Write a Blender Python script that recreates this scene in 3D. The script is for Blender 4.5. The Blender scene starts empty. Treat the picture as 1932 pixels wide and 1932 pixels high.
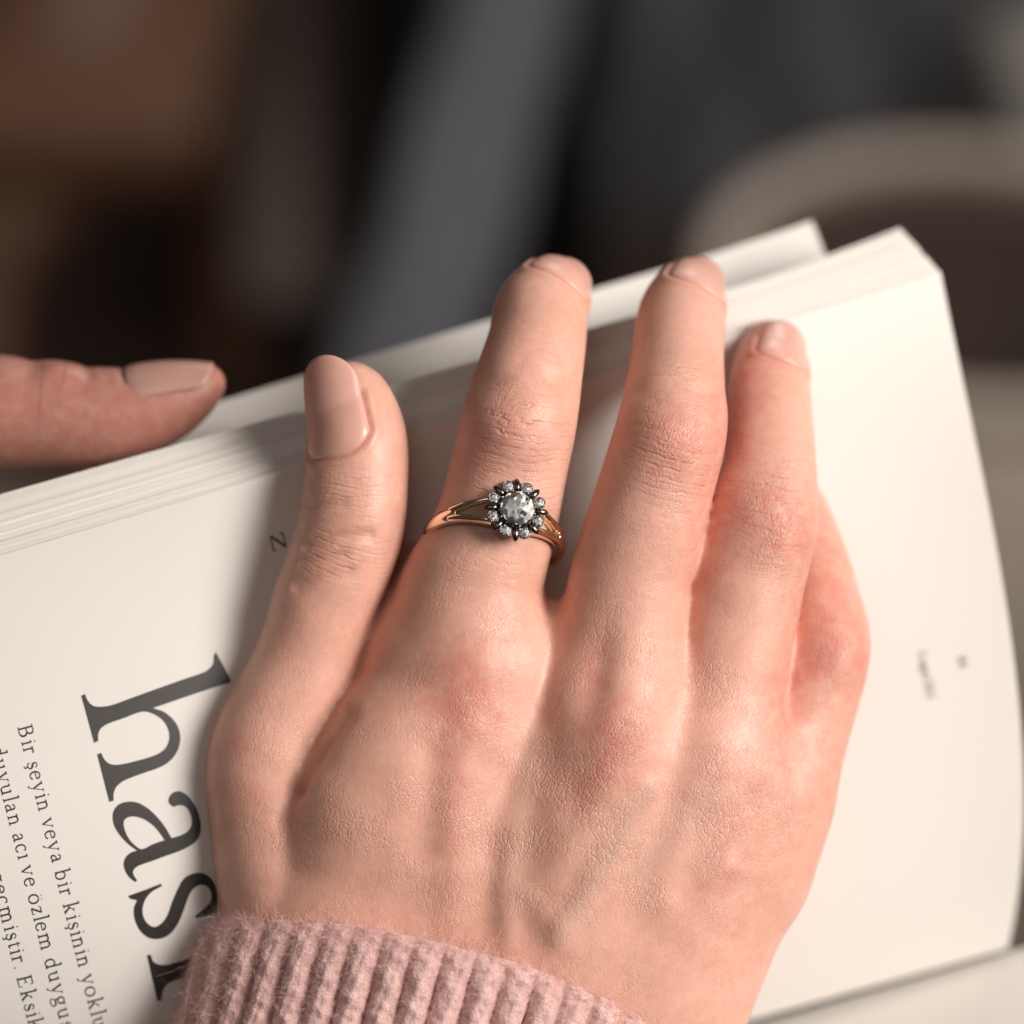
import bpy, bmesh, math, random
import numpy as np
from mathutils import Vector, Matrix
from mathutils.geometry import delaunay_2d_cdt

random.seed(7); rng = np.random.default_rng(7)
S = bpy.context.scene
C = S.collection
R = math.radians

# ------------------------------------------------------------------ camera, world, light, exposure
# Local working frame of the held book: x right, y up the page, z out of the page towards the reader (millimetres).
# D = distance from the lens to the plane of sharp focus, the picture is 140 mm wide there.
D = 389.0
K = 140.0 / 1932.0
PITCH = 55.0
ORG = Vector((0, 0, 0.95))
FRAME = Matrix.Translation(ORG) @ Matrix.Rotation(R(PITCH), 4, 'X')

cam = bpy.data.cameras.new('camera')
cam.lens = 100; cam.sensor_width = 36; cam.clip_start = 0.01; cam.clip_end = 60
cam.dof.use_dof = True; cam.dof.focus_distance = D / 1000; cam.dof.aperture_fstop = 6.9
cam.dof.aperture_blades = 0
co = bpy.data.objects.new('camera', cam); C.objects.link(co)
co.matrix_world = FRAME @ Matrix.Translation((0, 0, D / 1000))
S.camera = co

W = bpy.data.worlds.new('World'); S.world = W; W.use_nodes = True
bg = W.node_tree.nodes['Background']
bg.inputs[0].default_value = (1.0, 0.74, 0.60, 1); bg.inputs[1].default_value = 0.05


def area(name, loc, target, size, size_y, power, col):
    l = bpy.data.lights.new(name, 'AREA'); l.shape = 'RECTANGLE'; l.size = size; l.size_y = size_y
    l.energy = power; l.color = col
    o = bpy.data.objects.new(name, l); C.objects.link(o)
    p = FRAME @ Vector(loc); t = FRAME @ Vector(target)
    o.location = p
    o.rotation_euler = (t - p).to_track_quat('-Z', 'Y').to_euler()
    return o


area('window_light', (0.52, 0.15, 0.41), (0.0, 0, -0.02), 0.30, 0.32, 7.1, (1.0, 0.93, 0.868))
area('fill_light', (-0.25, 0.40, 1.15), (0, 0, 0), 0.75, 0.75, 1.7, (1.0, 0.93, 0.88))  # added fill lamp near the camera, lifts shadows and stone reflections

cl = bpy.data.lights.new('background_fill', 'AREA'); cl.size = .8; cl.energy = 14; cl.color = (1.0, .96, .92)  # added lamp with no known source, brightens only the background
clo = bpy.data.objects.new('background_fill', cl); C.objects.link(clo); clo.location = (0.5, 2.1, 2.3)

S.view_settings.view_transform = 'Standard'; S.view_settings.look = 'None'
S.view_settings.exposure = 0; S.view_settings.gamma = 1
S.cycles.use_denoising = True
S.cycles.max_bounces = 10; S.cycles.transmission_bounces = 10; S.cycles.glossy_bounces = 6
S.cycles.caustics_refractive = False; S.cycles.caustics_reflective = False
S.cycles.sample_clamp_indirect = 6


# ------------------------------------------------------------------ helpers
def P(u, v, z):
    """sight line through (u, v) of the 1932-wide view, cut at height z: point in mm"""
    u = np.asarray(u, float); v = np.asarray(v, float); z = np.asarray(z, float)
    s = K * (D - z) / D
    return np.stack(np.broadcast_arrays((u - 966) * s, (966 - v) * s, z), -1)


def UV(p):
    s = K * (D - p[:, 2]) / D
    return p[:, 0] / s + 966, 966 - p[:, 1] / s


def mesh_from(name, verts, faces, mat=None, smooth=True):
    me = bpy.data.meshes.new(name)
    me.from_pydata(np.asarray(verts).tolist(), [], [list(map(int, f)) for f in faces])
    me.update()
    if mat: me.materials.append(mat)
    if smooth: me.polygons.foreach_set('use_smooth', [True] * len(me.polygons))
    return me


def quick_mesh(name, verts, quads, mat):
    """fast path for large all-quad meshes"""
    me = bpy.data.meshes.new(name)
    n, m = len(verts), len(quads)
    me.vertices.add(n); me.vertices.foreach_set('co', np.asarray(verts, np.float32).ravel())
    me.loops.add(m * 4); me.loops.foreach_set('vertex_index', np.asarray(quads, np.int32).ravel())
    me.polygons.add(m); me.polygons.foreach_set('loop_start', np.arange(0, m * 4, 4, dtype=np.int32))
    me.polygons.foreach_set('use_smooth', np.ones(m, bool))
    me.update(calc_edges=True); me.validate()
    me.materials.append(mat)
    return me


ORIGIN = {}


def put(name, me, parent=None, origin=(0, 0, 0)):
    """link a mesh whose vertices are in mm of the book frame"""
    o = bpy.data.objects.new(name, me); C.objects.link(o)
    if parent is not None:
        o.parent = parent
        org = ORIGIN[parent.name]
    else:
        org = np.asarray(origin, float)
        o.matrix_world = FRAME @ Matrix.Translation(Vector(org / 1000))
    ORIGIN[o.name] = org
    if me is not None and me.users <= 1 and hasattr(me, 'vertices'):
        co_ = np.empty(len(me.vertices) * 3, np.float32); me.vertices.foreach_get('co', co_)
        co_ = (co_.reshape(-1, 3) - org) / 1000
        me.vertices.foreach_set('co', co_.astype(np.float32).ravel()); me.update()
    return o


def tag(o, label=None, cat=None, group=None, kind=None):
    if label: o['label'] = label
    if cat: o['category'] = cat
    if group: o['group'] = group
    if kind: o['kind'] = kind
    return o


def grid_quads(nu, nv, base=0, wrap=False):
    q = []
    for j in range(nv - 1):
        for i in range(nu if wrap else nu - 1):
            i2 = (i + 1) % nu
            q.append((base + j * nu + i, base + j * nu + i2, base + (j + 1) * nu + i2, base + (j + 1) * nu + i))
    return q


def catmull(pts, n):
    """resample a polyline of k-vectors smoothly; n samples per span"""
    p = np.asarray(pts, float); out = []
    e = np.vstack([2 * p[0] - p[1], p, 2 * p[-1] - p[-2]])
    for i in range(len(p) - 1):
        p0, p1, p2, p3 = e[i:i + 4]
        for t in np.linspace(0, 1, n, endpoint=False):
            out.append(0.5 * (2 * p1 + (p2 - p0) * t + (2 * p0 - 5 * p1 + 4 * p2 - p3) * t * t + (3 * p1 - p0 - 3 * p2 + p3) * t ** 3))
    out.append(p[-1])
    return np.array(out)


def nrm(v):
    v = np.asarray(v, float); return v / np.linalg.norm(v)


# ------------------------------------------------------------------ materials
class NT:
    def __init__(self, name):
        self.m = bpy.data.materials.new(name); self.m.use_nodes = True
        self.t = self.m.node_tree; self.b = self.t.nodes['Principled BSDF']

    def n(self, typ, **kw):
        nd = self.t.nodes.new(typ)
        for k, v in kw.items():
            if k.startswith('i_'):
                key = k[2:]
                nd.inputs[int(key) if key.isdigit() else key.replace('_', ' ')].default_value = v
            else: setattr(nd, k, v)
        return nd

    def l(self, a, b): self.t.links.new(a, b)

    def math(self, op, a, b=None, c=None):
        nd = self.t.nodes.new('ShaderNodeMath'); nd.operation = op
        for i, x in enumerate((a, b, c)):
            if x is None: continue
            if isinstance(x, (int, float)): nd.inputs[i].default_value = x
            else: self.l(x, nd.inputs[i])
        return nd.outputs[0]

    def rng(self, x, a, b, c=0, d=1, smooth=True):
        nd = self.t.nodes.new('ShaderNodeMapRange')
        nd.interpolation_type = 'SMOOTHSTEP' if smooth else 'LINEAR'
        self.l(x, nd.inputs[0])
        for i, v in enumerate((a, b, c, d)): nd.inputs[i + 1].default_value = v
        return nd.outputs[0]

    def mix(self, f, a, b):
        nd = self.t.nodes.new('ShaderNodeMix'); nd.data_type = 'RGBA'
        for s, x in ((0, f), (6, a), (7, b)):
            if isinstance(x, (int, float)): nd.inputs[s].default_value = x
            elif isinstance(x, tuple): nd.inputs[s].default_value = x + (1,) if len(x) == 3 else x
            else: self.l(x, nd.inputs[s])
        return nd.outputs[2]

    def coords(self, scale=(1, 1, 1), rot=(0, 0, 0)):
        tc = self.n('ShaderNodeTexCoord'); mp = self.n('ShaderNodeMapping')
        mp.inputs['Scale'].default_value = scale; mp.inputs['Rotation'].default_value = rot
        self.l(tc.outputs['Object'], mp.inputs[0]); return mp.outputs[0]

    def noise(self, vec, scale, detail=3, rough=.5):
        nd = self.n('ShaderNodeTexNoise'); nd.inputs['Scale'].default_value = scale
        nd.inputs['Detail'].default_value = detail; nd.inputs['Roughness'].default_value = rough
        self.l(vec, nd.inputs['Vector']); return nd.outputs['Fac']

    def attr(self, name):
        nd = self.n('ShaderNodeAttribute'); nd.attribute_name = name; return nd.outputs['Fac']

    def bump(self, h, dist, strength=1.0, prev=None):
        nd = self.n('ShaderNodeBump'); nd.inputs['Distance'].default_value = dist
        nd.inputs['Strength'].default_value = strength
        self.l(h, nd.inputs['Height'])
        if prev is not None: self.l(prev, nd.inputs['Normal'])
        return nd.outputs[0]


def simple(name, col, rough=.6, metal=0, spec=.5, noise=0, nscale=60, bump=0):
    t = NT(name)
    t.b.inputs['Base Color'].default_value = col + (1,)
    t.b.inputs['Roughness'].default_value = rough; t.b.inputs['Metallic'].default_value = metal
    t.b.inputs['Specular IOR Level'].default_value = spec
    if noise or bump:
        c = t.coords(); f = t.noise(c, nscale, 4, .6)
        if noise:
            a = tuple(x * (1 - noise) for x in col); b = tuple(min(1, x * (1 + noise)) for x in col)
            t.l(t.mix(f, a, b), t.b.inputs['Base Color'])
        if bump:
            t.l(t.bump(f, bump), t.b.inputs['Normal'])
    return t.m


def skin_material(name, shade=1.0):
    t = NT(name); b = t.b
    c = t.coords()
    red = t.attr('redness'); wm = t.attr('wrinkle_mask'); ax = t.attr('along'); lat = t.attr('across'); rel = t.attr('relief')
    n1 = t.noise(c, 90, 3, .55); n2 = t.noise(c, 330, 3, .6); n3 = t.noise(c, 2600, 2, .5)
    mot = t.math('ADD', t.math('MULTIPLY', n1, .45), t.math('MULTIPLY', t.noise(c, 700, 4, .7), .55))
    base = t.mix(t.rng(mot, .36, .64), (.68 * shade, .372 * shade, .282 * shade), (.77 * shade, .437 * shade, .342 * shade))
    rr = t.math('ADD', t.math('MULTIPLY', red, t.rng(t.noise(c, 520, 4, .65), .3, .7, .62, 1.35)), t.math('MULTIPLY', t.math('SUBTRACT', n2, .5), 1.3))
    base = t.mix(t.rng(rr, .0, 1.15), base, (.66 * shade, .275 * shade, .215 * shade))
    # blue-ish veins
    vn = t.attr('vein')
    base = t.mix(t.math('MULTIPLY', vn, .35), base, (.50 * shade, .36 * shade, .28 * shade))
    # fine criss-cross relief: two voronoi line nets, the cells stretched differently
    dist = t.n('ShaderNodeVectorMath', operation='MULTIPLY_ADD')
    wn = t.n('ShaderNodeTexNoise'); wn.inputs['Scale'].default_value = 420; wn.inputs['Detail'].default_value = 2
    t.l(c, wn.inputs['Vector'])
    t.l(wn.outputs['Color'], dist.inputs[0]); dist.inputs[1].default_value = (.0006, .0006, .0006); t.l(c, dist.inputs[2])

    def net(scale, rot, stretch, lo, hi):
        mp = t.n('ShaderNodeMapping', vector_type='TEXTURE'); mp.inputs['Rotation'].default_value = rot; mp.inputs['Scale'].default_value = stretch
        t.l(dist.outputs[0], mp.inputs[0])
        v = t.n('ShaderNodeTexVoronoi', feature='DISTANCE_TO_EDGE'); v.inputs['Scale'].default_value = scale
        t.l(mp.outputs[0], v.inputs['Vector'])
        return t.rng(v.outputs['Distance'], lo, hi)
    h1 = net(1150, (0, 0, R(54)), (1.9, .62, 1), 0, .15)
    h2 = net(2100, (0, 0, R(-38)), (1.5, .75, 1), 0, .2)
    h3 = net(620, (0, 0, R(100)), (1.8, .6, 1), 0, .07)
    patch = t.rng(t.noise(c, 130, 2, .5), .38, .66, .25, 1)
    hs = t.math('ADD', t.math('MULTIPLY', h1, .5), t.math('ADD', t.math('MULTIPLY', h2, .35), t.math('MULTIPLY', h3, .35)))
    hs = t.math('ADD', t.math('MULTIPLY', t.math('MULTIPLY', hs, patch), rel), t.math('MULTIPLY', n3, .15))
    # folds across the finger joints
    wob = t.math('ADD', t.math('MULTIPLY', t.math('SUBTRACT', t.noise(c, 260, 3, .6), .5), 1.5),
                 t.math('MULTIPLY', t.math('SUBTRACT', t.noise(c, 1200, 2, .5), .5), .35))
    aa = t.math('ADD', ax, wob)
    def folds(period, lo):
        s = t.math('SINE', t.math('MULTIPLY', aa, 6.2832 / period))
        return t.rng(s, lo, 1, 0, 1)
    fold = t.math('ADD', t.math('MULTIPLY', folds(1.3, .45), .6), t.math('MULTIPLY', folds(.61, .3), .35))
    patch2 = t.rng(t.noise(c, 380, 2, .5), .35, .62, .15, 1)
    hf = t.math('MULTIPLY', t.math('MULTIPLY', fold, patch2), t.math('MULTIPLY', wm, -1.0))
    nb = t.bump(hs, .00009, 1.0)
    nb = t.bump(hf, .00013, 1.0, nb)
    t.l(nb, b.inputs['Normal'])
    base = t.mix(t.math('MULTIPLY', t.math('MULTIPLY', t.math('MULTIPLY', fold, patch2), wm), .22), base, (.55 * shade, .22 * shade, .15 * shade))
    t.l(base, b.inputs['Base Color'])
    ro = t.math('ADD', t.math('MULTIPLY', n2, .16), .345)
    t.l(ro, b.inputs['Roughness'])
    b.inputs['Specular IOR Level'].default_value = .42
    b.subsurface_method = 'RANDOM_WALK'
    b.inputs['Subsurface Weight'].default_value = .36
    b.inputs['Subsurface Radius'].default_value = (1.0, .34, .20)
    b.inputs['Subsurface Scale'].default_value = .0014
    return t.m


M = {}
M['skin'] = skin_material('skin')


def nail_material(name, col):
    t = NT(name); b = t.b; c = t.coords()
    f = t.noise(c, 300, 2, .5)
    t.l(t.mix(f, tuple(x * .94 for x in col), tuple(min(1, x * 1.06) for x in col)), b.inputs['Base Color'])
    b.inputs['Roughness'].default_value = .38; b.inputs['Coat Weight'].default_value = .25
    b.inputs['Coat Roughness'].default_value = .16
    b.inputs['Subsurface Weight'].default_value = .3; b.inputs['Subsurface Radius'].default_value = (1, .4, .3)
    b.inputs['Subsurface Scale'].default_value = .001
    t.l(t.bump(t.noise(c, 900, 2, .5), .00002), b.inputs['Normal'])
    return t.m


M['nail'] = nail_material('nail', (.74, .41, .335))
M['nail_dark'] = nail_material('nail dark', (.52, .30, .25))  # darker nail copy, the other thumb's dimness put into its colour


def paper_material(name, col):
    t = NT(name); b = t.b; c = t.coords()
    f = t.noise(c, 25, 3, .5); g = t.noise(c, 3500, 3, .6)
    t.l(t.mix(f, tuple(x * .97 for x in col), tuple(min(1, x * 1.02) for x in col)), b.inputs['Base Color'])
    b.inputs['Roughness'].default_value = .75; b.inputs['Specular IOR Level'].default_value = .25
    t.l(t.bump(g, .00002, .6), b.inputs['Normal'])
    return t.m


M['paper'] = paper_material('paper', (.78, .757, .72))
M['paper_shaded'] = paper_material('paper shaded', (.74, .71, .665))  # greyer fan sheets: shading of the fanned edge put into the tone
M['paper_lit'] = paper_material('paper lit', (.83, .81, .77))  # paler fan sheets: bright edge lines put into the tone
M['cover'] = simple('cover card', (.75, .73, .70), .5)
M['ink'] = simple('printing ink', (.03, .027, .024), .45, spec=.65, noise=.3, nscale=1500)
M['gold'] = simple('rose gold', (.96, .80, .62), .13, 1.0)
M['dark_silver'] = simple('oxidised silver', (.16, .145, .13), .25, 1.0, noise=.25, nscale=2000)
M['bright_silver'] = simple('worn silver', (.72, .69, .65), .2, 1.0)
t = NT('clear stone')
fr = t.n('ShaderNodeFresnel'); fr.inputs['IOR'].default_value = 1.7
tr = t.n('ShaderNodeBsdfTransparent'); tr.inputs['Color'].default_value = (.98, .98, .98, 1)
gl = t.n('ShaderNodeBsdfGlossy'); gl.inputs['Roughness'].default_value = .02
mx = t.n('ShaderNodeMixShader'); t.l(fr.outputs[0], mx.inputs[0]); t.l(tr.outputs[0], mx.inputs[1]); t.l(gl.outputs[0], mx.inputs[2])
t.l(mx.outputs[0], t.t.nodes['Material Output'].inputs['Surface'])
M['stone'] = t.m
M['facet'] = simple('sparkle facet', (.98, .975, .975), .08, .08)  # white base colour stands in for the stone's bright sparkle
M['mirror'] = simple('mirror facet', (.92, .93, .96), .04, 1.0)
M['wool'] = None

# ------------------------------------------------------------------ floor (setting)
INV = FRAME.inverted()


def world_mm(p):  # world metres -> mm in the book frame
    return np.array([(INV @ Vector(q)) * 1000 for q in p])


t = NT('dark floor boards'); c = t.coords((1, 1, 1))
wv = t.n('ShaderNodeTexWave', wave_type='BANDS', bands_direction='X'); wv.inputs['Scale'].default_value = 1.6
wv.inputs['Distortion'].default_value = 2.0; wv.inputs['Detail'].default_value = 3
t.l(c, wv.inputs['Vector'])
t.l(t.mix(t.math('MULTIPLY', wv.outputs['Fac'], t.noise(c, 7, 4, .6)), (.035, .018, .011), (.075, .038, .024)), t.b.inputs['Base Color'])
t.b.inputs['Roughness'].default_value = .5
M['floor'] = t.m
bm = bmesh.new()
bmesh.ops.create_grid(bm, x_segments=1, y_segments=1, size=4)
me = bpy.data.meshes.new('floor'); bm.to_mesh(me); bm.free(); me.materials.append(M['floor'])
fo = bpy.data.objects.new('floor', me); C.objects.link(fo); fo.location = (0, 2, 0); fo['kind'] = 'structure'

# ------------------------------------------------------------------ the book
# top page: cubic patch over (a along the fore edge, b from fore edge to gutter), nodes as (u, v, z)
AN = np.array([0, .24, .625, 1.0]); BN = np.array([0, 1 / 3, 2 / 3, 1.0])
NET = np.array([
    [(-560, 1216, 2), (0, 1048, -3.5), (900, 778, -18.5), (1775, 512, -36)],
    [(-430, 1620, 3), (105, 1450, -4), (985, 1200, -25), (1862, 935, -34)],
    [(-290, 2010, -5), (220, 1850, -10), (1045, 1620, -28), (1927, 1380, -37)],
    [(-130, 2358, -40), (330, 2230, -42), (1080, 2020, -48), (1902, 1790, -57)]], float)


def lag(nodes, t):
    t = np.asarray(t, float); out = []
    for i in range(len(nodes)):
        w = np.ones_like(t)
        for j in range(len(nodes)):
            if j != i: w = w * (t - nodes[j]) / (nodes[i] - nodes[j])
        out.append(w)
    return np.stack(out, -1)


def page_uvz(a, b):
    return np.einsum('...i,...j,ijk->...k', lag(BN, b), lag(AN, a), NET)


def page_at(u, v):
    """z of the top page on the sight line (u, v)"""
    u = np.asarray(u, float); v = np.asarray(v, float)
    a = np.clip((u + 560) / 2335, -.1, 1.1); b = np.clip((v - 1048 + .3 * u) / 1300, -.1, 1.1)
    for _ in range(14):
        q = page_uvz(a, b); e = 1e-4
        qa = (page_uvz(a + e, b) - q) / e; qb = (page_uvz(a, b + e) - q) / e
        du, dv = u - q[..., 0], v - q[..., 1]
        det = qa[..., 0] * qb[..., 1] - qa[..., 1] * qb[..., 0]
        a = a + np.clip((du * qb[..., 1] - dv * qb[..., 0]) / det, -.3, .3)
        b = b + np.clip((dv * qa[..., 0] - du * qa[..., 1]) / det, -.3, .3)
    return page_uvz(a, b)[..., 2], a, b


def slab(uvz_fn, na, nb, th, a_rng=(0, 1), b_rng=(0, 1)):
    """closed thin sheet: upper face, lower face th mm below, cut edges all round"""
    a = np.linspace(*a_rng, na); b = np.linspace(0, 1, nb) ** 1.35 * (b_rng[1] - b_rng[0]) + b_rng[0]
    A, B = np.meshgrid(a, b)
    q = uvz_fn(A, B)
    top = P(q[..., 0], q[..., 1], q[..., 2]).reshape(-1, 3)
    low = top - np.array([0, 0, th])
    n = len(top)
    qs = grid_quads(na, nb)
    quads = [tuple(reversed(f)) for f in qs] + [tuple(i + n for i in f) for f in qs]
    loop = list(range(na)) + [j * na + na - 1 for j in range(1, nb)] + [(nb - 1) * na + i for i in range(na - 2, -1, -1)] + [j * na for j in range(nb - 2, 0, -1)]
    m = len(loop); b0 = 2 * n
    for k in range(m):
        k2 = (k + 1) % m
        quads.append((b0 + k, b0 + k2, b0 + m + k2, b0 + m + k))
    return np.vstack([top, low, top[loop], low[loop]]), quads


book = put('book', None, origin=P(966, 1200, -60))
tag(book, 'open paperback with cream pages and Turkish print, held under the hand', 'book')

v_, q_ = slab(page_uvz, 90, 60, .10)
put('page', quick_mesh('page', v_, q_, M['paper']), book)

NS = 20
gaps = rng.uniform(.35, 1.5, NS); gaps[[3, 8, 13, 17]] *= 1.8
cum = np.cumsum(gaps); cum /= cum[-1]
for i in range(NS):
    f = cum[i]; dz = -.25 * (i + 1) - .25 * math.sin(i * 2.1)
    wob = rng.normal(0, 1.2)
    ph = rng.uniform(0, 6)

    def sheet(A, B, f=f, dz=dz, wob=wob, ph=ph):
        q = page_uvz(A, B)
        w = (1 - B) ** 2.2
        t_ = np.clip((A - .24) / .76, 0, 1)
        du = (-4 - 72 * np.clip((t_ - .8) / .2, 0, 1) ** 1.2 * 1.0) * f
        dv = (-113 + 30 * t_) * f + wob * np.sin(A * 5 + ph)
        q = q.copy()
        q[..., 0] += du * w; q[..., 1] += dv * w
        q[..., 2] += dz - 3.0 * f * (1 - B) ** 8 - (.5 + .4 * math.sin(i * 1.7)) * (1 - B) ** 40
        return q
    v_, q_ = slab(sheet, 70, 26, .11)
    put('page', quick_mesh('page', v_, q_, M[('paper_shaded', 'paper_lit', 'paper_shaded')[i % 3]]), book)


# the sheets further down, fallen open behind: the strip seen beyond the fanned edge
def back_sheet(A, B, i=0):
    # A along the edge, B from the far edge (0) to underneath (1)
    u0 = -560 + A * (1532 - 5 * i + 560)
    v0 = 881 - .2975 * u0 + 2.5 * np.sin(A * 7) + i * 4.0
    v0 = v0 - 10 * np.clip((A - .85) / .15, 0, 1) ** 2
    u1 = u0 + 70 + 60 * A ** 2; v1 = v0 + 330
    u = u0 + (u1 - u0) * B; v = v0 + (v1 - v0) * B
    zz = -12 - 27 * A ** 1.3 - 8 - 3.5 * np.sin(np.clip(B * 3.0, 0, 1) * math.pi) * .8 - 13 * (1 - B) ** 1.5 + 1 - i * .32
    return np.stack([u + 0 * B, v, zz], -1)


for i in range(8):
    v_, q_ = slab(lambda A, B, i=i: back_sheet(A, B, i), 60, 20, .11)
    put('page', quick_mesh('page', v_, q_, M['paper']), book)
v_, q_ = slab(lambda A, B: back_sheet(A, B, 9) + np.array([0, 6, -1.0]), 40, 14, .5)
put('cover', quick_mesh('cover', v_, q_, M['cover']), book)


# facing page below the gutter
def facing(A, B):
    u = -130 + A * (2150 + 130); v = 2372 - .2829 * (u + 130) + B * 700
    u = u + B * 120
    z = -44 - 14 * A - 4 + 75 * np.sin(np.clip(B, 0, 1) * 1.5) ** .95
    return np.stack([u, v, z], -1)


for i in range(3):
    v_, q_ = slab(lambda A, B, i=i: facing(A, B) + np.array([0, 3 * i, -1.2 * i]), 50, 30, .11)
    put('page', quick_mesh('page', v_, q_, M['paper']), book)


# ---- print: big headword traced as outlines, small lines from a drawn serif stroke alphabet
def z4(p):  # outline coordinates -> view coordinates
    p = np.asarray(p, float); return (p / 2.4217 + np.array([0, 1250])) * .94336


H_ = [(1045, 131), (1085, 205), (1121, 276), (1060, 295), (960, 328), (880, 355), (740, 403), (790, 419), (831, 450), (861, 492), (873, 545), (862, 603),
      (830, 652), (780, 687), (700, 716), (603, 753), (567, 780), (551, 812), (550, 851), (530, 857), (500, 740), (471, 627), (490, 619), (505, 650), (530, 672), (570, 677),
      (650, 661), (750, 631), (797, 602), (819, 558), (816, 508), (790, 463), (742, 430), (690, 420), (600, 451), (520, 480), (490, 500), (476, 526), (475, 562),
      (456, 571), (425, 455), (394, 343), (412, 334), (421, 360), (447, 389), (482, 396), (540, 388), (640, 352), (880, 266), (990, 228), (1018, 208), (1034, 184), (1036, 150)]
A_ = [(818, 860), (822, 830), (845, 809), (880, 808), (920, 840), (955, 900), (971, 960), (970, 1002), (955, 1040), (920, 1070), (870, 1095), (800, 1120),
      (730, 1146), (682, 1162), (652, 1180), (644, 1203), (664, 1238), (655, 1245), (622, 1217), (604, 1182), (600, 1150), (614, 1119), (640, 1100), (664, 1093),
      (620, 1060), (575, 1010), (550, 960), (548, 910), (570, 874), (610, 857), (660, 859), (710, 884), (760, 929), (800, 980), (830, 1032), (872, 1020), (911, 998),
      (929, 963), (922, 915), (900, 881), (868, 873), (840, 882)]
AH_ = [(602, 985), (600, 950), (622, 931), (660, 929), (706, 945), (756, 985), (798, 1042), (740, 1062), (686, 1086), (652, 1066), (622, 1032)]
S_ = [(622, 1312), (700, 1284), (780, 1253), (784, 1265), (730, 1297), (699, 1340), (690, 1390), (705, 1435), (740, 1462), (775, 1452), (808, 1412), (835, 1340),
      (862, 1278), (892, 1228), (940, 1203), (990, 1205), (1030, 1238), (1050, 1290), (1053, 1350), (1050, 1395), (950, 1420), (944, 1410), (990, 1372), (1018, 1340),
      (1022, 1300), (1005, 1270), (975, 1258), (940, 1275), (915, 1310), (890, 1380), (860, 1450), (820, 1500), (770, 1521), (720, 1515), (680, 1482), (655, 1432),
      (649, 1375), (664, 1333), (630, 1325)]
R_ = [(712, 1600), (729, 1597), (745, 1633), (790, 1648), (890, 1625), (1000, 1588), (1120, 1548), (1145, 1622), (1010, 1664), (880, 1712), (815, 1737), (790, 1770), (781, 1819), (762, 1823), (737, 1711)]


def inside(poly, pts):
    x, y = pts[:, 0], pts[:, 1]; r = np.zeros(len(pts), bool)
    j = len(poly) - 1
    for i in range(len(poly)):
        xi, yi = poly[i]; xj, yj = poly[j]
        with np.errstate(divide='ignore', invalid='ignore'):
            r ^= ((yi > y) != (yj > y)) & (x < (xj - xi) * (y - yi) / (yj - yi + 1e-12) + xi)
        j = i
    return r


def lay_on_page(uv, lift):
    z, a, b = page_at(uv[:, 0], uv[:, 1])
    return P(uv[:, 0], uv[:, 1], z + lift)


def outline_mesh(polys, step, lift, name):
    """fill outlines (even-odd) with small triangles and lay them on the curved page"""
    vs, es = [], []
    for p in polys:
        b0 = len(vs); vs += [tuple(x) for x in p]
        es += [(b0 + i, b0 + (i + 1) % len(p)) for i in range(len(p))]
    allp = np.array(vs); lo, hi = allp.min(0), allp.max(0)
    gx, gy = np.meshgrid(np.arange(lo[0], hi[0], step), np.arange(lo[1], hi[1], step))
    g = np.stack([gx.ravel(), gy.ravel()], -1)
    ins = np.zeros(len(g), bool)
    for p in polys: ins ^= inside(np.asarray(p), g)
    g = g[ins]
    r = delaunay_2d_cdt([Vector(x) for x in vs] + [Vector(x) for x in g], es, [], 0, 1e-4)
    ov = np.array([tuple(x) for x in r[0]])
    tri = [f for f in r[2]]
    cen = np.array([ov[list(f)].mean(0) for f in tri])
    ok = np.zeros(len(tri), bool)
    for p in polys: ok ^= inside(np.asarray(p), cen)
    tri = [tuple(reversed(f)) for f, k in zip(tri, ok) if k]
    return mesh_from(name, lay_on_page(ov, lift), tri, M['ink'], smooth=False)


pages = [o for o in book.children if o.name.startswith('page')]
top_page = pages[0]


def smooth_outline(p, n=4):
    """round the curves, keep sharp corners"""
    p = np.asarray(p, float); m = len(p); out = []
    for i in range(m):
        p0, p1, p2, p3 = p[i - 1], p[i], p[(i + 1) % m], p[(i + 2) % m]
        def corner(a, b, c):
            x, y = nrm(b - a), nrm(c - b); return np.dot(x, y) < .55
        m1 = (p2 - p0) * .5 if not corner(p0, p1, p2) else (p2 - p1)
        m2 = (p3 - p1) * .5 if not corner(p1, p2, p3) else (p2 - p1)
        L = np.linalg.norm(p2 - p1)
        m1 = nrm(m1) * L; m2 = nrm(m2) * L
        for t in np.arange(n) / n:
            out.append((2 * t ** 3 - 3 * t ** 2 + 1) * p1 + (t ** 3 - 2 * t ** 2 + t) * m1 + (-2 * t ** 3 + 3 * t ** 2) * p2 + (t ** 3 - t ** 2) * m2)
    return np.array(out)


for polys in ([H_], [A_, AH_], [S_], [R_]):
    put('printed_letter', outline_mesh([z4(smooth_outline(p)) for p in polys], 12, .07, 'printed_letter'), top_page)

# stroke alphabet; x-height 10, cap 15, ascender 16; a stroke = (points, width)
TH, TN = 1.75, .8


def arc(cx, cy, rx, ry, a0, a1, n=14):
    return [(cx + rx * math.cos(R(a0 + (a1 - a0) * i / n)), cy + ry * math.sin(R(a0 + (a1 - a0) * i / n))) for i in range(n + 1)]


def serif(x, y, w=4.2): return ([(x - w / 2, y), (x + w / 2, y)], .7)


def flag(x, y): return ([(x - 2, y - .9), (x, y - .1)], .8)


def bowl(cx, cy, rx, ry, a0=0, a1=360):
    """round stroke, thick at the sides and thin at top and bottom"""
    pts = arc(cx, cy, rx, ry, a0, a1, 24)
    ws = [TN + (TH - TN) * abs(math.cos(R(a0 + (a1 - a0) * i / 24))) for i in range(25)]
    return (pts, ws)


def i_stem(x=2.6, h=10): return [([(x, 0), (x, h)], TH), serif(x, .3), flag(x - .2, h)]


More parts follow.
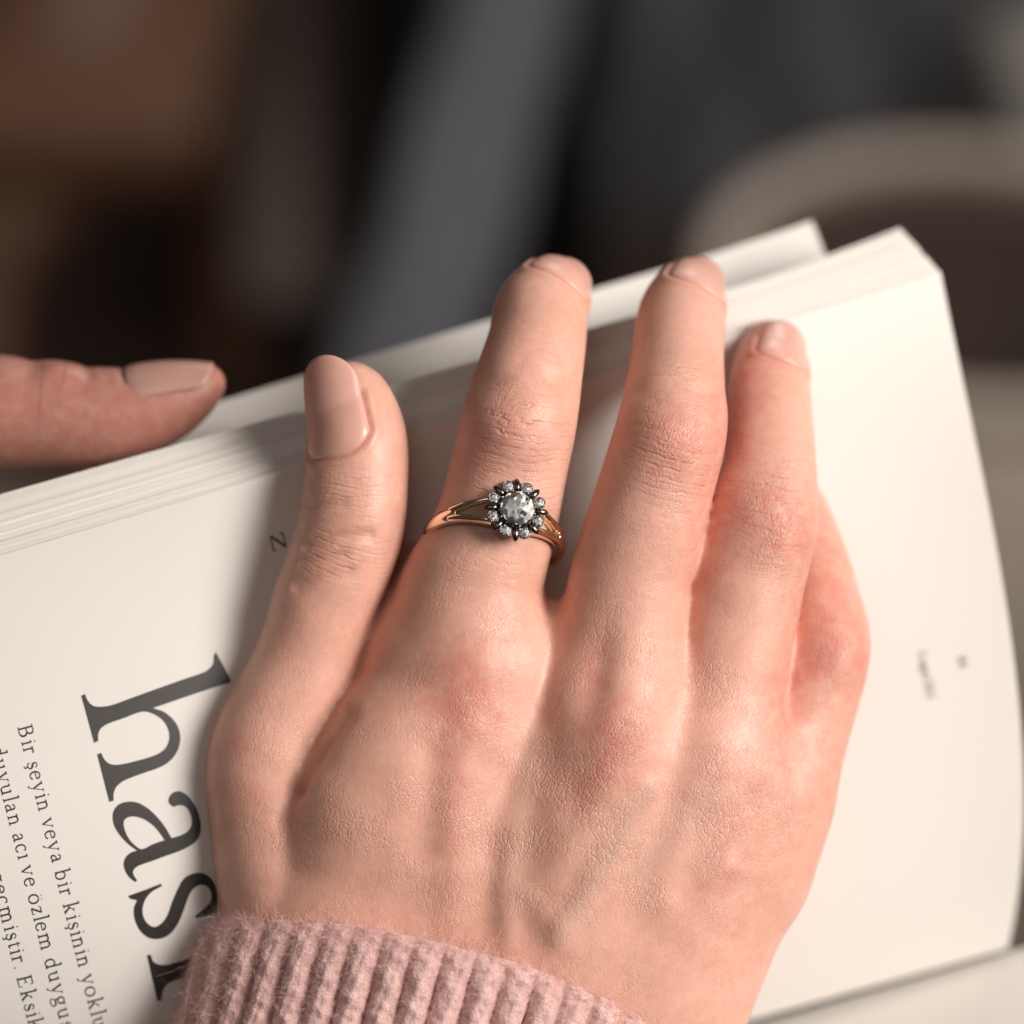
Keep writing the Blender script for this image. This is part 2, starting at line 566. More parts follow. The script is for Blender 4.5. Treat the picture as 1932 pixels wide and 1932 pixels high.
G = {}
G['ı'] = (5.2, i_stem())
G['i'] = (5.2, i_stem() + [([(2.3, 13.2), (2.9, 13.8)], 1.9)])
G['l'] = (5.2, i_stem(2.6, 16.5))
G['n'] = (11.2, i_stem() + [(arc(5.6, 6.6, 3, 3, 165, 0), 1.3), ([(8.6, 6.8), (8.6, 0)], TH), serif(8.6, .3)])
G['m'] = (17, G['n'][1] + [(arc(11.6, 6.6, 3, 3, 165, 0), 1.3), ([(14.6, 6.8), (14.6, 0)], TH), serif(14.6, .3)])
G['u'] = (11.2, [([(2.4, 10), (2.4, 3.2)], TH), flag(2.2, 10), (arc(5.4, 3.4, 3, 3, 180, 350), 1.2), ([(8.6, 10), (8.6, 0)], TH), flag(8.4, 10), ([(8.6, .3), (10.6, .4)], .8)])
G['r'] = (8, i_stem() + [(arc(5.6, 6.8, 2.8, 2.8, 160, 60), 1.1), ([(6.6, 9.1), (7.2, 8.6)], 1.9)])
G['e'] = (9.6, [bowl(4.8, 5, 3.9, 5, 20, 325), ([(1.2, 5.9), (8.4, 5.9)], .8), ([(8.4, 5.9), (8.35, 6.8)], .9)])
G['o'] = (10.6, [bowl(5.3, 5, 4.4, 5)])
G['ö'] = (10.6, G['o'][1] + [([(3.1, 13), (3.6, 13.3)], 1.7), ([(6.9, 13), (7.4, 13.3)], 1.7)])
G['c'] = (9, [bowl(4.9, 5, 3.9, 5, 50, 320), ([(7.2, 8.6), (7.8, 8.2)], 1.8)])
G['ç'] = (9, G['c'][1] + [(arc(4.8, -2.2, 1.5, 1.3, 100, -120), 1)])
s_ = [([(7, 8.9), (7, 7.1)], .8), ([(7, 8.3), (5.6, 9.6), (3.9, 9.7), (2.4, 8.6), (2.2, 7.2), (3, 6.1), (5.6, 4.6), (7.2, 3.4), (7.1, 1.6), (5.6, .3), (3.6, .3), (1.9, 1.4)],
      [.8, .8, .9, 1.2, 1.5, 1.8, 2.0, 1.6, 1.3, .9, .8, .8]), ([(1.7, 3), (1.7, .6)], .8)]
G['s'] = (8.6, s_)
G['ş'] = (8.6, s_ + [(arc(4.5, -2.2, 1.5, 1.3, 100, -120), 1)])
G['v'] = (10.4, [([(1.4, 10), (5.4, .2)], TH), ([(9.2, 10), (5.4, .2)], TN), serif(1.6, 9.8, 3.6), serif(9.2, 9.8, 3)])
G['y'] = (10.4, [([(1.4, 10), (5.5, .6)], TH), ([(9.2, 10), (5, -2), (3.8, -4), (2.2, -4.2)], [TN, TN, 1, 1.7]), serif(1.6, 9.8, 3.6), serif(9.2, 9.8, 3)])
G['a'] = (9.8, [([(2.2, 7.8), (2.8, 9), (4.4, 9.8), (6.2, 9), (6.8, 7.2), (6.8, 1.4), (7.6, .4), (9, .9)], [1.6, 1.2, .9, 1.3, TH, TH, 1.3, .7]),
                ([(6.8, 5.9), (3.6, 4.9), (1.9, 3.3), (2.1, 1.2), (3.8, .3), (6.8, 1.8)], [.8, 1, 1.6, 1.6, 1, .8])])
G['b'] = (11, [([(2.4, 0), (2.4, 16.5)], TH), flag(2.2, 16.5), bowl(5.8, 5, 3.8, 4.9, -160, 160)])
G['d'] = (11.2, [([(8.6, 0), (8.6, 16.5)], TH), flag(8.4, 16.5), bowl(5.2, 5, 3.8, 4.9, 20, 340), ([(8.6, .3), (10.6, .4)], .8)])
G['g'] = (10.4, [bowl(4.6, 6.5, 3.2, 3.4), ([(6.6, 8.9), (9.6, 9.6)], 1.1), ([(3, 3.6), (2.2, 2), (3.4, 1), (7, .6), (8.8, -1), (8.2, -3.4), (5, -4.4), (2, -3.8), (1.3, -2), (2.8, -.2)],
                [.8, 1, 1.3, 1.5, 1.4, 1.0, .8, .9, 1.0, .8])])
G['k'] = (10.8, i_stem(2.6, 16.5) + [([(3.2, 4.4), (8, 9.6)], TN), ([(4.8, 6.2), (9, .2)], TH), serif(9, .3, 3.6), serif(8, 9.8, 3.2)])
G['z'] = (8.8, [([(1.4, 9.6), (7.6, 9.6)], .9), ([(7.4, 9.6), (1.5, .4)], TH), ([(1.3, .4), (7.8, .4)], .9), ([(1.4, 9.8), (1.2, 7.6)], .7), ([(7.8, .3), (8, 2.6)], .7)])
G['t'] = (6.6, [([(2.8, 12.4), (2.8, 2), (3.8, .4), (5.8, .9)], [.9, TH, 1.4, .7]), ([(.8, 9.6), (5.8, 9.6)], .8)])
G['.'] = (5, [([(2, .5), (2.7, .9)], 2)])
G[' '] = (4.6, [])
G['B'] = (13, [([(3, 0), (3, 15)], 1.9), serif(2.4, .3, 4), serif(2.4, 14.7, 4), ([(3, 14.7), (7, 14.6), (9.4, 12.8), (9.2, 9.4), (6.8, 8), (3, 7.9)], [.7, .9, 1.8, 1.8, .9, .7]),
                ([(3, 7.9), (7.6, 7.8), (10.6, 5.6), (10.3, 2.2), (7.6, .4), (3, .3)], [.7, .9, 1.9, 1.9, .9, .7])])
G['E'] = (12.6, [([(3, 0), (3, 15)], 1.9), ([(1, .3), (10.6, .3)], .8), ([(1, 14.7), (10, 14.7)], .8), ([(3, 7.9), (7.6, 7.9)], .8), ([(10.6, .2), (11, 3.4)], .8),
                 ([(10, 14.8), (10.2, 12)], .8), ([(7.6, 6.2), (7.6, 9.6)], .7)])
G['N'] = (15, [([(2.6, 0), (2.6, 15)], .9), ([(2, 15), (12, 0)], 1.9), ([(12, 0), (12, 15)], .9), serif(2.6, .3), serif(12, 14.7), serif(1.8, 14.7, 3)])
G['Z'] = (19, [([(1, .4), (17.5, .4)], 1.2), ([(1.2, .8), (16, 14.6)], 2.0), ([(1, 14.6), (17, 14.6)], 1.2), ([(1, 15), (.4, 11.5)], 1.6), ([(17.5, .2), (18, 3)], 1.2)])
G['L'] = (11.5, [([(3, 0), (3, 15)], 1.9), serif(2.6, 14.7), ([(1, .3), (10, .3)], .8), ([(10, .2), (10.4, 3.6)], .8)])
G['3'] = (10, [([(1.6, 12), (3, 14.4), (6, 14.6), (7.6, 12.4), (6.6, 9), (3.8, 8)], 1.3), ([(3.8, 8), (7, 7.2), (8.4, 4.6), (7, 1), (4, .2), (1.4, 1.8)], 1.4)])
G['6'] = (10, [bowl(5, 4.6, 3.6, 4.4), ([(1.5, 5), (2.2, 9.6), (4.6, 13.2), (7.8, 15)], [1.6, 1.4, 1, .7])])
G['5'] = (10, [([(8, 14.6), (3, 14.6), (2.4, 8.4)], 1.1), ([(2.4, 8.4), (5.4, 9), (8.2, 7), (8.2, 3), (5.4, .3), (1.6, 1.4)], 1.4)])
G['8'] = (10, [bowl(5, 11.4, 2.9, 3.4), bowl(5, 4, 3.6, 4)])
G['4'] = (10, [([(6.8, 0), (6.8, 15)], 1.6), ([(6.6, 14.6), (.9, 4.2)], .9), ([(.8, 4.2), (9.4, 4.2)], 1.1)])


def ribbon(pts, w):
    p = np.asarray(pts, float); w = np.full(len(p), w) if np.isscalar(w) else np.asarray(w, float)
    if len(p) > 3 and len(p) < 14:
        q = catmull(np.column_stack([p, w]), 5); p, w = q[:, :2], q[:, 2]
    d = np.gradient(p, axis=0); d /= np.linalg.norm(d, axis=1)[:, None] + 1e-9
    n = np.stack([-d[:, 1], d[:, 0]], -1)
    return p + n * w[:, None] / 2, p - n * w[:, None] / 2


def text_line(s, start, dirn, size, name='printed_line', page=None, weight=1.0, curve=0.0, track=1.0):
    """start = baseline start in view coordinates, dirn = reading direction, size = x-height in view units"""
    d = nrm(dirn); up = np.array([d[1], -d[0]])     # letter tops point to the right of the view
    k = size / 10.0; vs, fs = [], []; x = 0; layer = 0
    for ch in s:
        adv, st = G[ch]
        for j, (pts, w) in enumerate(st):
            w = np.asarray(w) * weight if not np.isscalar(w) else w * weight
            A, B = ribbon(pts, w)
            b0 = len(vs)
            for q0, q1 in zip(A, B):
                for q in (q0, q1):
                    X = (x + q[0]) * k
                    uv = np.asarray(start, float) + d * X + up * q[1] * k + up * curve * (X / 500) ** 2
                    vs.append((uv[0], uv[1], .06 + .004 * j))
            for i in range(len(A) - 1): fs.append((b0 + 2 * i, b0 + 2 * i + 1, b0 + 2 * i + 3, b0 + 2 * i + 2))
        x += adv * track
    vs = np.array(vs)
    z, a, b = page_at(vs[:, 0], vs[:, 1])
    return put(name, mesh_from(name, P(vs[:, 0], vs[:, 1], z + vs[:, 2]), fs, M['ink'], smooth=False), page), x * k


def zz6(x, y): return ((x / 2.98) * .94336, (1400 + y / 2.98) * .94336)


DIR = (.2475, .969)
text_line('Bir şeyin veya bir kişinin yokluğunda'.replace('ğ', 'g'), zz6(104, 160), DIR, 18.5, page=top_page, track=1.213)
text_line('duyulan acı ve özlem duygusu', zz6(-60, 285), DIR, 18.5, page=top_page, track=1.213)
text_line('geçmiştir. Eksikli', zz6(-58, 1040), DIR, 18.5, page=top_page, track=1.213)
text_line('Z', (509, 1010), (.22, .975), 17, page=top_page, weight=1.25)
text_line('Lugat365', (1732, 1230), (.20, .98), 11.5, page=top_page)
text_line('84', (1806, 1240), (.20, .98), 11.5, page=top_page)

# ------------------------------------------------------------------ hands as one implicit surface each
class Field:
    def __init__(self, lo, hi, h):
        self.lo = np.asarray(lo, float); self.h = h
        self.n = np.ceil((np.asarray(hi, float) - self.lo) / h).astype(int) + 1
        self.ax = [(self.lo[i] + h * np.arange(self.n[i])).astype(np.float32) for i in range(3)]

    def chain(self, st, margin=7.0, step=.55):
        """swept spheres along a smooth curve of stations (u, v, z, r) -> distance array"""
        p = np.array([list(P(s[0], s[1], s[2])) + [s[3]] for s in st])
        q = catmull(p, 24)
        L = np.concatenate([[0], np.cumsum(np.linalg.norm(np.diff(q[:, :3], axis=0), axis=1))])
        m = max(2, int(L[-1] / step)); s = np.linspace(0, L[-1], m)
        q = np.stack([np.interp(s, L, q[:, k]) for k in range(4)], -1)
        F = np.full(self.n, 30.0, np.float32)
        for x, y, z, r in q:
            sl = []
            for i, cc in enumerate((x, y, z)):
                a = int(max(0, math.floor((cc - r - margin - self.lo[i]) / self.h)))
                b = int(min(self.n[i], math.ceil((cc + r + margin - self.lo[i]) / self.h) + 1))
                sl.append(slice(a, max(a, b)))
            if any(w.stop <= w.start for w in sl): continue
            dx = (self.ax[0][sl[0]] - x) ** 2; dy = (self.ax[1][sl[1]] - y) ** 2; dz = (self.ax[2][sl[2]] - z) ** 2
            d = np.sqrt(dx[:, None, None] + dy[None, :, None] + dz[None, None, :]) - np.float32(r)
            np.minimum(F[tuple(sl)], d, out=F[tuple(sl)])
        return F, q, s


def smin(a, b, k):
    h = np.maximum(k - np.abs(a - b), 0) / k
    return np.minimum(a, b) - h * h * k * .25


def surface_nets(F, lo, h):
    s = F < 0
    nx, ny, nz = F.shape
    c = np.zeros((nx - 1, ny - 1, nz - 1), np.uint8)
    for dx in (0, 1):
        for dy in (0, 1):
            for dz in (0, 1):
                c += s[dx:nx - 1 + dx, dy:ny - 1 + dy, dz:nz - 1 + dz]
    act = (c > 0) & (c < 8)
    idx = np.full(act.shape, -1, np.int64); ijk = np.argwhere(act); idx[act] = np.arange(len(ijk))
    acc = np.zeros((len(ijk), 3)); cnt = np.zeros(len(ijk))
    corners = [(0, 0, 0), (1, 0, 0), (0, 1, 0), (1, 1, 0), (0, 0, 1), (1, 0, 1), (0, 1, 1), (1, 1, 1)]
    edges = [(a, b) for a in range(8) for b in range(a + 1, 8) if sum(abs(x - y) for x, y in zip(corners[a], corners[b])) == 1]
    I, J, L = ijk.T
    for a, b in edges:
        ca, cb = corners[a], corners[b]
        fa = F[I + ca[0], J + ca[1], L + ca[2]]; fb = F[I + cb[0], J + cb[1], L + cb[2]]
        m = (fa < 0) != (fb < 0)
        t = np.where(m, fa / np.where(m, fa - fb, 1), 0)
        for k in range(3): acc[:, k] += np.where(m, ca[k] + (cb[k] - ca[k]) * t, 0)
        cnt += m
    V = (ijk + acc / cnt[:, None]) * h + lo
    Q = []
    for axn in range(3):
        sl0 = [slice(1, -1)] * 3; sl0[axn] = slice(0, -1)
        sl1 = list(sl0); sl1[axn] = slice(1, None)
        s0 = s[tuple(sl0)]; s1 = s[tuple(sl1)]
        e = np.argwhere(s0 != s1)
        flip = s0[tuple(e.T)]
        o1, o2 = [k for k in range(3) if k != axn]
        base = e.copy()
        base[:, o1] += 1; base[:, o2] += 1      # grid vertex index of the edge start
        def cell(d1, d2):
            q = base.copy(); q[:, o1] += d1; q[:, o2] += d2
            return idx[q[:, 0], q[:, 1], q[:, 2]]
        quad = np.stack([cell(-1, -1), cell(0, -1), cell(0, 0), cell(-1, 0)], -1)
        if axn == 1: flip = ~flip
        quad[~flip] = quad[~flip][:, ::-1]
        Q.append(quad)
    return V, np.vstack(Q)


def vert_normals(V, Q):
    n = np.cross(V[Q[:, 2]] - V[Q[:, 0]], V[Q[:, 3]] - V[Q[:, 1]])
    N = np.zeros_like(V)
    for k in range(4): np.add.at(N, Q[:, k], n)
    return N / (np.linalg.norm(N, axis=1)[:, None] + 1e-12)


def relax(V, Q, it, lam=.5):
    E = np.vstack([Q[:, [0, 1]], Q[:, [1, 2]], Q[:, [2, 3]], Q[:, [3, 0]]])
    cnt = np.bincount(E.ravel(), minlength=len(V))[:, None]
    for _ in range(it):
        A = np.zeros_like(V)
        for k in range(3):
            A[:, k] = np.bincount(E[:, 0], V[E[:, 1], k], len(V)) + np.bincount(E[:, 1], V[E[:, 0], k], len(V))
        V = V + lam * (A / cnt - V)
    return V


# stations: u, v, z, r
INDEX = [(880, 1420, -10.5, 10.5), (890, 1270, -8.9, 10.2), (891, 1120, -9.4, 9.7), (912, 1055, -9.0, 9.1), (937, 985, -8.5, 8.5), (961, 880, -7.5, 8.15), (980, 792, -7, 8.05), (1001, 700, -10, 7.35),
         (1013, 645, -13, 6.95), (1021, 590, -16.5, 6.7), (1037, 560, -20, 5.9), (1045, 548, -23, 4.6)]
MIDDLE = [(1130, 1500, -9.5, 11), (1160, 1370, -8, 10.6), (1172, 1230, -8.3, 9.2), (1187, 1100, -8, 8.5), (1207, 1030, -7.4, 8.4), (1226, 960, -6.8, 8.1), (1266, 815, -6.5, 7.75), (1274, 735, -10, 7.0),
          (1279, 665, -14.5, 6.55), (1286, 600, -19, 6.35), (1296, 562, -22.5, 5.5), (1300, 543, -25.5, 4.4)]
RING = [(1310, 1580, -11.5, 10.5), (1340, 1430, -10.5, 10), (1364, 1300, -11, 8.8), (1388, 1180, -11.2, 8.5), (1408, 1080, -11.2, 8.5), (1438, 980, -10.8, 7.9), (1452, 880, -14, 6.65),
        (1451, 805, -18, 6.35), (1450, 740, -22, 6.1), (1453, 695, -26, 5.5), (1454, 664, -29, 4.8)]
PINKY = [(1400, 1640, -15, 9.6), (1450, 1500, -15, 9.0), (1510, 1360, -16.5, 7.4), (1556, 1225, -17, 6.5), (1545, 1130, -21, 5.9), (1524, 1045, -25, 5.5), (1490, 960, -28, 5.3), (1455, 905, -30, 4.6)]
THUMB = [(760, 2120, -15, 12), (640, 1900, -14, 11.5), (562, 1700, -12.5, 10.8), (523, 1560, -12.0, 9.5), (507, 1425, -11, 8.5), (578, 1255, -11.6, 7.6), (612, 1140, -10.8, 7.35),
         (658, 1010, -9.8, 7.5), (672, 900, -9.6, 7.3), (674, 825, -9.8, 6.9), (666, 765, -10.6, 5.7), (658, 738, -11.4, 4.3)]
PALM = [
    [(893, 1270, -9.8, 9.7), (872, 1500, -11, 11), (885, 1800, -12, 12), (930, 2150, -14, 13), (940, 2420, -16, 13)],
    [(1160, 1370, -8.5, 10.6), (1095, 1600, -8.5, 11.3), (1035, 1850, -10, 12.5), (1000, 2150, -12, 14), (960, 2420, -14, 14)],
    [(1340, 1440, -11, 10), (1268, 1650, -11, 11.2), (1175, 1900, -12.5, 12.6), (1110, 2150, -14.5, 13), (1040, 2420, -16, 13)],
    [(1436, 1510, -15, 9.0), (1345, 1700, -15, 10.4), (1258, 1900, -15.5, 11), (1165, 2150, -16, 11.5), (1080, 2420, -17, 12)],
    [(842, 1150, -12, 7.2), (822, 1240, -11.2, 9.0), (800, 1335, -10, 9.8), (744, 1430, -7.8, 10.3), (688, 1520, -8.2, 10.5), (650, 1620, -11.5, 11), (640, 1740, -12.5, 11.5), (720, 1950, -15, 12)],
    [(800, 1500, -12, 10.5), (760, 1700, -12.5, 11.5), (800, 1950, -15, 12)],
    [(690, 1620, -13.5, 9.5), (620, 1740, -13, 10.5), (660, 1900, -14, 11.5)],
    [(768, 1085, -19.5, 4.6), (722, 1180, -20, 6.0), (676, 1290, -20, 7.0), (640, 1380, -18.5, 7.2)],
    [(900, 1260, -12, 7), (980, 1215, -12, 5.2), (1055, 1198, -12, 4.2), (1120, 1215, -12, 5.2), (1180, 1260, -11, 7)],
    [(950, 1450, -19, 9.5), (1200, 1500, -18, 9.5), (1330, 1600, -19, 9.5)],
    [(820, 1650, -19, 10), (1150, 1750, -20, 10)],
]

VOX = .5
fld = Field((-46, -112, -40), (54, 42, 10), VOX)
palm = None
for ch in PALM:
    d, _, _ = fld.chain(ch)
    palm = d if palm is None else smin(palm, d, 6.5)
thumb_d, thumb_q, thumb_s = fld.chain(THUMB)
base = smin(palm, thumb_d, .9)
tot = base.copy(); info = [('thumb', thumb_q, thumb_s)]
for nm, ch, kk in (('index', INDEX, 3.6), ('middle', MIDDLE, 3.6), ('ring', RING, 3.6), ('pinky', PINKY, 4)):
    d, q, s = fld.chain(ch)
    tot = smin(tot, smin(palm, d, kk), .7); info.append((nm, q, s))
# soften creases a touch between neighbours is left to the relaxation below
V, Q = surface_nets(tot, fld.lo, VOX)
del palm, thumb_d, base, d
V = relax(V, Q, 3, .5)
N = vert_normals(V, Q)
u, v = UV(V)
up = np.clip((N[:, 2] - .05) / .5, 0, 1)


def line_w(pts, w, ends=True):
    """gaussian weight round a polyline in view units"""
    p = np.asarray(pts, float); best = np.full(len(u), 1e9)
    for a, b in zip(p[:-1], p[1:]):
        ab = b - a; t = np.clip(((u - a[0]) * ab[0] + (v - a[1]) * ab[1]) / (ab @ ab), 0, 1)
        best = np.minimum(best, (u - a[0] - t * ab[0]) ** 2 + (v - a[1] - t * ab[1]) ** 2)
    return np.exp(-best / w ** 2)


def spot(x, y, wx, wy=None, rot=0):
    wy = wy or wx; c_, s_ = math.cos(R(rot)), math.sin(R(rot))
    X = (u - x) * c_ + (v - y) * s_; Y = -(u - x) * s_ + (v - y) * c_
    return np.exp(-(X / wx) ** 2 - (Y / wy) ** 2)


disp = np.zeros(len(V))
disp += .10 * spot(880, 1285, 95, 85) + .5 * spot(1165, 1385, 80, 100) + .5 * spot(1335, 1440, 70)
disp -= 1.0 * spot(1125, 1275, 34, 85, 12) + .6 * spot(1082, 1500, 42, 50) - .5 * spot(1030, 1260, 45, 80)
disp -= .7 * spot(1275, 1350, 40, 80, 10)
disp += .55 * line_w([(1010, 1400), (972, 1540), (955, 1690), (960, 1780)], 26)
disp -= .14 * line_w([(925, 1580), (918, 1690)], 22)
disp += .42 * line_w([(1225, 1490), (1180, 1575), (1112, 1680), (1050, 1770)], 25)
disp -= .18 * line_w([(1150, 1540), (1075, 1660)], 22)
disp += .38 * line_w([(990, 1690), (1055, 1745)], 26)
disp -= .15 * line_w([(985, 1760), (1045, 1800)], 22)
disp += .45 * line_w([(885, 1380), (855, 1560), (860, 1720)], 40)
disp -= .55 * line_w([(815, 1430), (800, 1600)], 35)
disp += .4 * line_w([(1400, 1560), (1345, 1660)], 24) + .5 * spot(1385, 1640, 30, 18)
disp += .35 * line_w([(1300, 1500), (1250, 1700)], 30)
disp += .8 * spot(968, 800, 75, 62) + .8 * spot(1268, 830, 72, 70) + .7 * spot(1470, 985, 60, 60) + .6 * spot(1590, 1230, 40, 50)
disp -= .55 * line_w([(885, 720), (985, 695), (1080, 730)], 20) + .4 * line_w([(1190, 740), (1270, 728), (1350, 742)], 18)
disp -= .55 * line_w([(575, 1030), (640, 1012), (700, 1010)], 8) + .4 * line_w([(560, 1105), (660, 1078)], 10) + .3 * line_w([(585, 955), (650, 950)], 7)
disp -= .3 * line_w([(570, 1060), (650, 1047)], 7)
disp += .25 * np.sin(u / 37 + np.sin(v / 51) * 2) * np.sin(v / 43 + np.sin(u / 60) * 1.5) * .35
disp -= .35 * spot(1048, 1140, 20, 22)
RA = [(815, 1005), (870, 978), (935, 968), (1040, 985), (1062, 1018)]
disp += .28 * line_w(RA, 44) - .52 * line_w(RA, 20)
disp -= .8 * line_w([(655, 1345), (602, 1422), (560, 1490)], 15) + .35 * line_w([(560, 1490), (525, 1550)], 13)
V = V + N * (disp * up)[:, None]
N = vert_normals(V, Q)
from mathutils.bvhtree import BVHTree
BVH = BVHTree.FromPolygons([tuple(x) for x in V], [tuple(map(int, x)) for x in Q])


def nail_plate(base, axis, normal, length, radius, half, cut=.22, tipcut=.18, curl=.10, bvh=None):
    """curved nail plate: base = middle of the cuticle on the finger axis line (mm), half = half opening angle"""
    a = nrm(axis); n = np.asarray(normal, float); n = nrm(n - a * (n @ a)); l = np.cross(a, n)
    nu, nv = 25, 22; vs = []
    for lay in (0, 1):
        for j in range(nv):
            for i in range(nu):
                x = -1 + 2 * i / (nu - 1); t = j / (nv - 1)
                t0 = cut * x ** 4 * .35 + cut * (1 - math.sqrt(max(0, 1 - .92 * x * x))) ; t1 = 1 - tipcut * (1 - math.sqrt(max(0, 1 - .96 * x * x)))
                tt = t0 + (t1 - t0) * t
                ph = R(half) * x * (1 - .10 * tt)
                rr = radius - (.38 if lay else 0) + .12 * math.sin(tt * math.pi) - curl * tt * tt * 2
                edge = min(1, min(t * 8, (1 - abs(x)) * 8))
                rr -= (1 - edge) * .22 if lay == 0 else 0
                c0_ = np.asarray(base) + a * tt * length; dr = l * math.sin(ph) + n * math.cos(ph)
                if bvh is not None:
                    hit = bvh.ray_cast(Vector(c0_ + dr * 14), Vector(-dr), 14)
                    if hit[0] is not None:
                        rs = 14 - hit[3]
                        rr = max(rr, rs + (.25 * edge - .04 if lay == 0 else -.3))
                vs.append(c0_ + dr * rr)
    m = nu * nv
    q = grid_quads(nu, nv); quads = q + [tuple(k + m for k in reversed(f)) for f in q]
    for i in range(nu - 1):
        quads.append((i + 1, i, m + i, m + i + 1)); k = (nv - 1) * nu
        quads.append((k + i, k + i + 1, m + k + i + 1, m + k + i))
    for j in range(nv - 1):
        quads.append((j * nu, (j + 1) * nu, m + (j + 1) * nu, m + j * nu)); k = nu - 1
        quads.append(((j + 1) * nu + k, j * nu + k, m + j * nu + k, m + (j + 1) * nu + k))
    return np.array(vs), quads, nu, nv




PLATES = []
for st, cu, rad in ((INDEX, (1030, 596), 5.6), (MIDDLE, (1296, 602), 5.3), (RING, (1459, 730), 5.2)):
    p1 = P(*st[-1][:3]); p0 = P(*st[-3][:3]); ax = nrm(p1 - p0)
    PLATES.append(('fingernail', nail_plate(P(cu[0], cu[1], st[-3][2]), ax, (.34, .62, .74), 9.8, rad, 50, cut=.2, tipcut=.34, curl=.25, bvh=BVH)))
p0 = P(*THUMB[8][:3]); p1 = P(662, 745, -11.2)
PLATES.append(('thumbnail', nail_plate(P(671, 872, -9.6), nrm(p1 - p0) + np.array([-.05, 0, 0]), (-.46, 0, .89), 14.6, 6.6, 50, cut=.2, tipcut=.34, curl=.25, bvh=BVH)))
fold_red = np.zeros(len(V))
for nm_, (pv_, pq_, nu_, nv_) in PLATES:
    top_ = pv_[:nu_ * nv_]; g_ = np.arange(nu_ * nv_); gi, gj = g_ % nu_, g_ // nu_
    edge_ = (gj == 0) | (((gi == 0) | (gi == nu_ - 1)) & (gj < nv_ * .75))
    near = np.flatnonzero(np.abs(V - top_.mean(0)).max(1) < 14)
    dm = np.linalg.norm(V[near, None, :] - top_[None], axis=2); k_ = dm.argmin(1); dmin = dm[np.arange(len(near)), k_]
    outside = edge_[k_]
    de = dm[:, edge_].min(1)
    amt = np.where(outside, .28 * np.exp(-((de - .95) / .55) ** 2), 0) - .30 * np.exp(-(de / .45) ** 2)
    V[near] += N[near] * amt[:, None]
    fold_red[near] = np.maximum(fold_red[near], np.exp(-(de / 1.1) ** 2))

V = relax(V, Q, 1, .3)
N = vert_normals(V, Q); u, v = UV(V)

# per-vertex fields for the skin material
along = np.zeros(len(V)); across = np.zeros(len(V)); best = np.full(len(V), 1e9); fid = np.zeros(len(V), int)
for k, (nm, q, s) in enumerate(info):
    bb = (V[:, 0] > q[:, 0].min() - 14) & (V[:, 0] < q[:, 0].max() + 14) & (V[:, 1] > q[:, 1].min() - 14)
    ids = np.flatnonzero(bb)
    for a in range(0, len(ids), 20000):
        ii = ids[a:a + 20000]
        dd = np.linalg.norm(V[ii, None, :] - q[None, :, :3], axis=2) - q[None, :, 3]
        j = dd.argmin(1); m = dd[np.arange(len(ii)), j]
        w = m < best[ii]
        best[ii[w]] = m[w]; tg = np.gradient(q[:, :3], axis=0); tg /= np.linalg.norm(tg, axis=1)[:, None]
        along[ii[w]] = (s[j] + ((V[ii] - q[j, :3]) * tg[j]).sum(1))[w]; fid[ii[w]] = k + 1
        across[ii[w]] = V[ii[w], 0] - q[j[w], 0]
along = along - .03 * across ** 2 * .6
wm = .95 * spot(975, 800, 110, 95) + .9 * spot(985, 900, 95, 70) * (u > 900) + .5 * spot(1020, 620, 90, 60) + .95 * spot(1275, 850, 95, 120) + .5 * spot(1285, 690, 80, 60) \
    + .9 * spot(1475, 985, 80, 95) + .7 * spot(1455, 880, 80, 50) + .45 * spot(1460, 750, 80, 40) + .7 * spot(1600, 1200, 60, 60) + .75 * spot(630, 1020, 95, 90) + .35 * spot(640, 900, 80, 40) \
    + .3 * spot(940, 1090, 120, 60)
wm = np.clip(wm, 0, 1) * np.clip(N[:, 2] * 2.2, 0, 1) * (fid > 0)
red = .95 * spot(870, 1300, 95, 110) + .75 * spot(1160, 1410, 75, 100) + .55 * spot(1120, 1270, 40, 90, 10) + .45 * spot(1078, 1505, 45) + .5 * spot(960, 815, 90, 70) + .25 * spot(930, 870, 30) \
    + .75 * spot(1265, 830, 85, 85) + .75 * spot(1480, 990, 75, 85) + .85 * spot(1600, 1225, 60, 90) + .55 * line_w([(1330, 1100), (1380, 760)], 60) + .55 * line_w([(1480, 1330), (1560, 1060)], 60) \
    + .45 * spot(1430, 700, 70) + .4 * spot(625, 1045, 60, 40) + .3 * spot(740, 900, 40, 120) + .4 * spot(1500, 1450, 130, 160) + .3 * spot(1400, 1700, 130, 160) + .3 * spot(1045, 1140, 40, 60) \
    + .35 * line_w([(845, 1450), (850, 1650)], 50) + .35 * spot(440, 1430, 60, 150)  # ring, pinky and thumb side terms paint in reddish shade between fingers
red = np.clip(red + .55 * fold_red, 0, 1.1)
relief = .35 + .75 * spot(1150, 1550, 420, 330) + .35 * spot(1400, 1300, 260, 300) + .3 * spot(640, 1500, 250, 250) + .6 * spot(1275, 860, 90, 110) + .5 * spot(1475, 1000, 90, 120) + .3 * spot(980, 830, 100, 110)
relief = np.clip(relief, .2, 1.15)
vein = line_w([(1225, 1490), (1180, 1575), (1112, 1680), (1050, 1770)], 20) + .8 * line_w([(1010, 1400), (985, 1560), (985, 1690)], 20) + .5 * line_w([(1330, 1500), (1200, 1650)], 30) \
    + .5 * line_w([(800, 1100), (740, 1250)], 30)
vein = np.clip(vein, 0, 1)


def add_attr(me, name, a):
    at = me.attributes.new(name, 'FLOAT', 'POINT'); at.data.foreach_set('value', np.asarray(a, np.float32))


